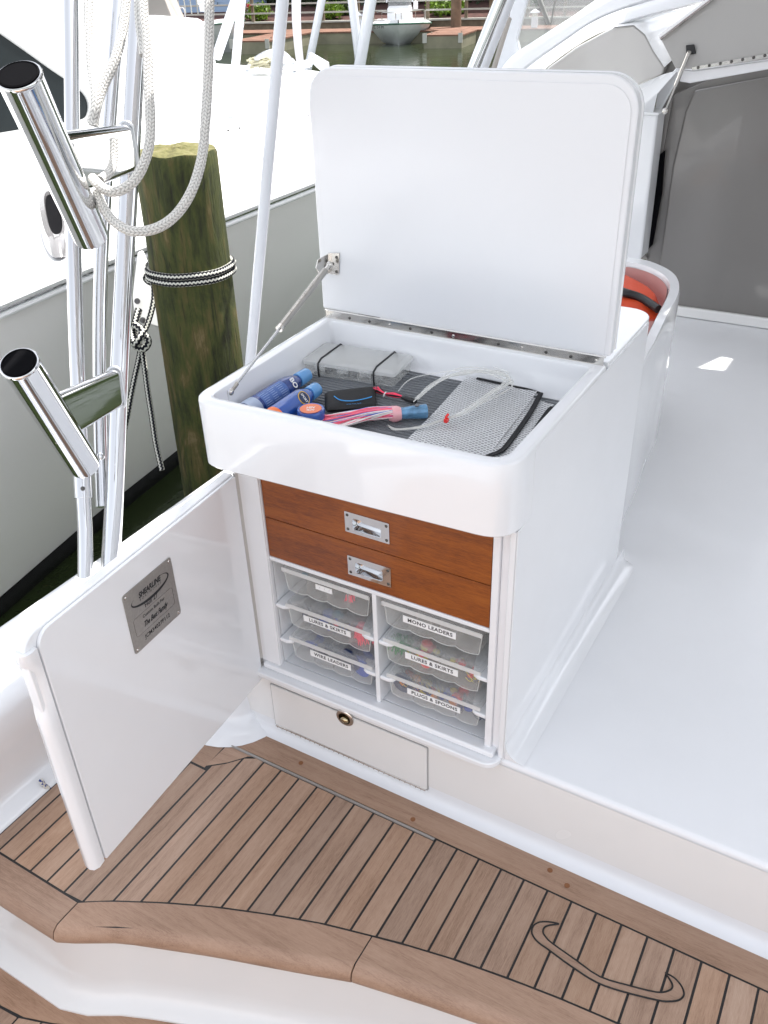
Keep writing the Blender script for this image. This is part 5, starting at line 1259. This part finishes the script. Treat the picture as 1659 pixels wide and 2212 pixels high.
body = [(430,430),(520,345),(660,243),(800,168),(850,142),(960,130),(1020,180),(1060,260),(1120,350),(1110,390),(940,462),(960,560),(700,560)]
a = M(); a.prism([P(*c3(*q), 1, YC+.10) for q in body], (0,.05,0)); a.build('side_panel', gelcoat('shade_tone_gelcoat', (.58,.565,.55), .12, .5), hs, .01)  # same white gelcoat as around it, its shade put into the base colour
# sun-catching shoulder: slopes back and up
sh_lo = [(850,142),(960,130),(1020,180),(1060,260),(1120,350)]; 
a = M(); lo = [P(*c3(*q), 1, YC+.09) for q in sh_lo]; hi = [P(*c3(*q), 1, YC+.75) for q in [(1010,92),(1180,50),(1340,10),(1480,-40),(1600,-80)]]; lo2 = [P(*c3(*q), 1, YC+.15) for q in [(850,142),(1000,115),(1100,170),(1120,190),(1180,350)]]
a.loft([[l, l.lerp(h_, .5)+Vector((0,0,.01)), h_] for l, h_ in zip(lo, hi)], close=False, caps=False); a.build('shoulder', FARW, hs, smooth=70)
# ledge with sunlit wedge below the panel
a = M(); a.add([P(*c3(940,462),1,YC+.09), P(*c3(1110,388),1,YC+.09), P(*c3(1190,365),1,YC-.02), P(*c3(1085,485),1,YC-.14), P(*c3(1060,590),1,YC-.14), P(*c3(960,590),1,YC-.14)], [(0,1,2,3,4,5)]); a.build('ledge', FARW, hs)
a = M(); a.prism([P(*c3(*q), 1, YC-.02) for q in [(1180,350),(1215,365),(1130,520),(1085,600),(1080,700),(1062,900),(1045,900),(1065,600),(1085,480)]], (0,.03,0)); a.build('corner_post', WHITE, hs, .008)
# windshield vinyl + upright
ws = thing('clear_enclosure', P(*c3(450,120),1,YC+.5), 'clear vinyl enclosure panel between white upright and curved moulding', 'enclosure panel')
a = M(); a.prism([P(*c3(*q), 1, YC+.34) for q in [(400,-60),(355,205),(318,298),(500,175),(640,85),(760,0),(860,-60)]], (0,.002,0)); a.build('vinyl', GLASS, ws)
a = M(); a.prism([P(*c3(*q), 1, YC+.33) for q in [(345,-60),(420,-60),(352,205),(366,262),(318,302),(250,380),(225,420),(200,420),(262,300)]], (0,.03,0)); a.build('upright', BLUEW, ws, .006)
a = M(); a.tube([P(*c3(447,-60),1,YC+.345), P(*c3(520,125),1,YC+.345)], .012, 8); a.tube([P(*c3(530,130),1,YC+.34), P(*c3(560,-60),1,YC+.34)], .004, 6); a.build('stiffener', mat('grey_strap', (.25,.25,.24), .6), ws)
# chrome tower pipes behind the lid
for nm, x0_, x1_, d_, r_, lb in (('tower_pipe', 1083, 1019, 3.4, .024, 'left polished pipe of the leaning pair behind the lid, nearest the water'), ('tower_pipe', 1101, 1040, 3.5, .022, 'right polished pipe of the leaning pair behind the lid')):
    a = M(); a.tube([PD(x1_-14, 190, d_), PD(x0_+22, -60, d_-.2)], r_, 20); tag(a.build(nm, CHROME if nm and x0_ < 1090 else BLUEW, smooth=60), lb, 'pipe', 'polished pipes behind the lid')
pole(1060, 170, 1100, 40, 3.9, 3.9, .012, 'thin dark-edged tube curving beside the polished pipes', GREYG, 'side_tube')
# raised hatch panel with strut, upper right
rh = thing('raised_hatch', P(1500,100,1,YC-.2), 'open grey overhead hatch panel with hinge strip and gas strut at upper right', 'hatch')
hp = [(1425,80),(1545,-14),(1580,-60),(1900,-60),(1900,110),(1659,128),(1500,150),(1459,148)]
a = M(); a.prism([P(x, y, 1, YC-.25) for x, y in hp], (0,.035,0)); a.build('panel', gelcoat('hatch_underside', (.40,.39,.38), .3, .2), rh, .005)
a = M(); a.tube([P(1426,82,1,YC-.26), P(1559,-20,1,YC-.26)], .011, 10); a.build('edge_hinge', STEEL, rh)
a = M(); a.prism([P(x, y, 1, YC-.257) for x, y in ((1495,145),(1659,116),(1900,75),(1900,84),(1659,125),(1495,152))], (0,.008,0)); hs_ = a.build('hinge_strip', STEEL, rh)
for k in range(8):
    a = M(); a.lathe([(.006,0),(.004,.004)], P(1508+24*k, 146-4.3*k, 1, YC-.258), (0,-1,0), 10); a.build('screw', SCREW, hs_)
a = M(); a.prism([P(x, y, 1, YC-.23) for x, y in ((1462,150),(1500,152),(1659,130),(1900,90),(1900,115),(1659,150),(1490,180),(1466,176))], (0,.06,0)); a.build('lintel', SATIN, rh, .006)
a = M(); a.prism([P(x, y, 1, YC-.262) for x, y in ((1481,98),(1499,96),(1503,116),(1482,120))], (0,.01,0)); a.build('strut_bracket', BLACK, rh, .003)
u0_, u1_ = P(1489,112,1,YC-.29), P(1437,240,1,YC-.20)
a = M(); a.tube([u0_, u0_.lerp(u1_,.55)], .0085, 12); a.build('strut_cylinder', STEEL, rh)
a = M(); a.tube([u0_.lerp(u1_,.5), u1_], .0045, 10); a.ball(u1_, .014, 10); a.build('strut_rod', STEEL, rh)

# ---------------------------------------------------------------- curved coaming with life jacket
ZCO = .80
co = thing('curved_coaming', P(1440,640,2,ZR), 'curved white coaming wall behind the cabinet, enclosing the life jacket', 'coaming')
op = [(1300,560),(1350,555),(1395,560),(1435,575),(1460,592),(1470,614),(1466,640),(1447,674),(1417,738),(1388,790),(1372,830)]
ip = [(1300,572),(1350,567),(1388,574),(1418,586),(1438,602),(1444,618),(1438,642),(1418,680),(1396,724),(1372,776),(1356,816)]
zz_ = [.8]*11
Oc = smooth([P(x, y, 2, z) for (x, y), z in zip(op, zz_)], 4); Ic = smooth([P(x, y, 2, z) for (x, y), z in zip(ip, zz_)], 4)
rings = []
for o, i in zip(Oc, Ic):
    dn_ = Vector((0,0,-(ZCO-ZR))); rings.append([o+dn_+Vector((0,0,-.0)), o+Vector((0,0,-.012)), o.lerp(i,.12), i.lerp(o,.12), i+Vector((0,0,-.012)), i+dn_])
a = M(); a.loft(rings); a.build('wall', WHITE, co, .0, smooth=35)
a = M(); a.loft([[i+Vector((.0,-.002,-.014)).lerp(Vector(), 0), i+Vector((0,-.004,-.45))] for i in [q.lerp(o, -.06) for q, o in zip(Ic, Oc)]], close=False, caps=False); a.build('inner_liner', mat('reflected_pink', (.62,.36,.34), .5), co, smooth=70)  # life jacket's red reflection painted into the inner wall colour
lj = thing('life_jacket', P(1385,640,2,.60), 'orange life jacket with black strap lying inside the curved coaming', 'life jacket')
OR_ = mat('orange_nylon', (.62,.06,.012), .6, bmp=.3, bscale=60)
jp = [(1322,604),(1345,606),(1375,622),(1405,640),(1425,660),(1428,690),(1322,690)]
a = M(); r0 = [P(x, y, 2, .70)+Vector((0,-.02,0)) for x, y in jp]; r1 = [P(x, y, 2, .735) for x, y in jp]; c_ = sum(r1, Vector())/len(r1)
a.loft([r0, r1, [v.lerp(c_, .25)+Vector((0,0,.035)) for v in r1], [v.lerp(c_, .7)+Vector((0,0,.045)) for v in r1]]); a.build('foam_body', OR_, lj, smooth=70, bevel=.006, seg=3)
a = M(); pts = smooth([P(1322,622,2,.79), P(1350,632,2,.79), P(1385,644,2,.78), P(1422,668,2,.77)], 5); a.tube(pts, .014, 10); a.build('strap', BLACK, lj, smooth=70)
a = M(); a.ball(P(1415,662,2,.765), .014, 10, sq=(1,1,.5)); a.build('reflector', mat('yellow_green', (.55,.60,.05), .4), lj)

# ---------------------------------------------------------------- hardtop that shades the cockpit (above the frame)
ht = thing('hardtop', (1.2, 1.0, 2.55), 'white hardtop roof of the boat above the cockpit, out of the picture', 'roof')
from mathutils.geometry import tessellate_polygon
RX0, RX1, RY0, RY1, RZ = -.10, 3.0, -.45, 3.85, 2.5
loops = [[Vector((RX0,RY0,RZ)), Vector((RX1,RY0,RZ)), Vector((RX1,RY1,RZ)), Vector((RX0,RY1,RZ))]]
for tri, ax_, vv_ in ((((1414,738),(1436,785),(1399,778)), 0, .455), (((1600,752),(1508,795),(1565,800)), 2, ZR)):     # triangular openings added in the unseen roof, shaped to cast the sun patches
    loops.append([(lambda q: q+SUN*((RZ-q.z)/SUN.z))(P(x, y, ax_, vv_)) for x, y in tri])
flat = [v for l in loops for v in l]; nf = len(flat); a = M(); fs = []
for tr3 in tessellate_polygon(loops): fs += [tuple(tr3), tuple(i+nf for i in tr3)]
k0 = 0
for l in loops:
    for i in range(len(l)): j = (i+1) % len(l); fs.append((k0+i, k0+j, nf+k0+j, nf+k0+i))
    k0 += len(l)
a.add(flat+[v+Vector((0,0,.02)) for v in flat], fs); a.build('roof_panel', SATIN, ht)
for x in (2.6,):
    for y in (-.3, 2.9): a = M(); a.tube([(x, y, .4), (x-.1, y, 2.5)], .03, 14); a.build('post', CHROME, ht)
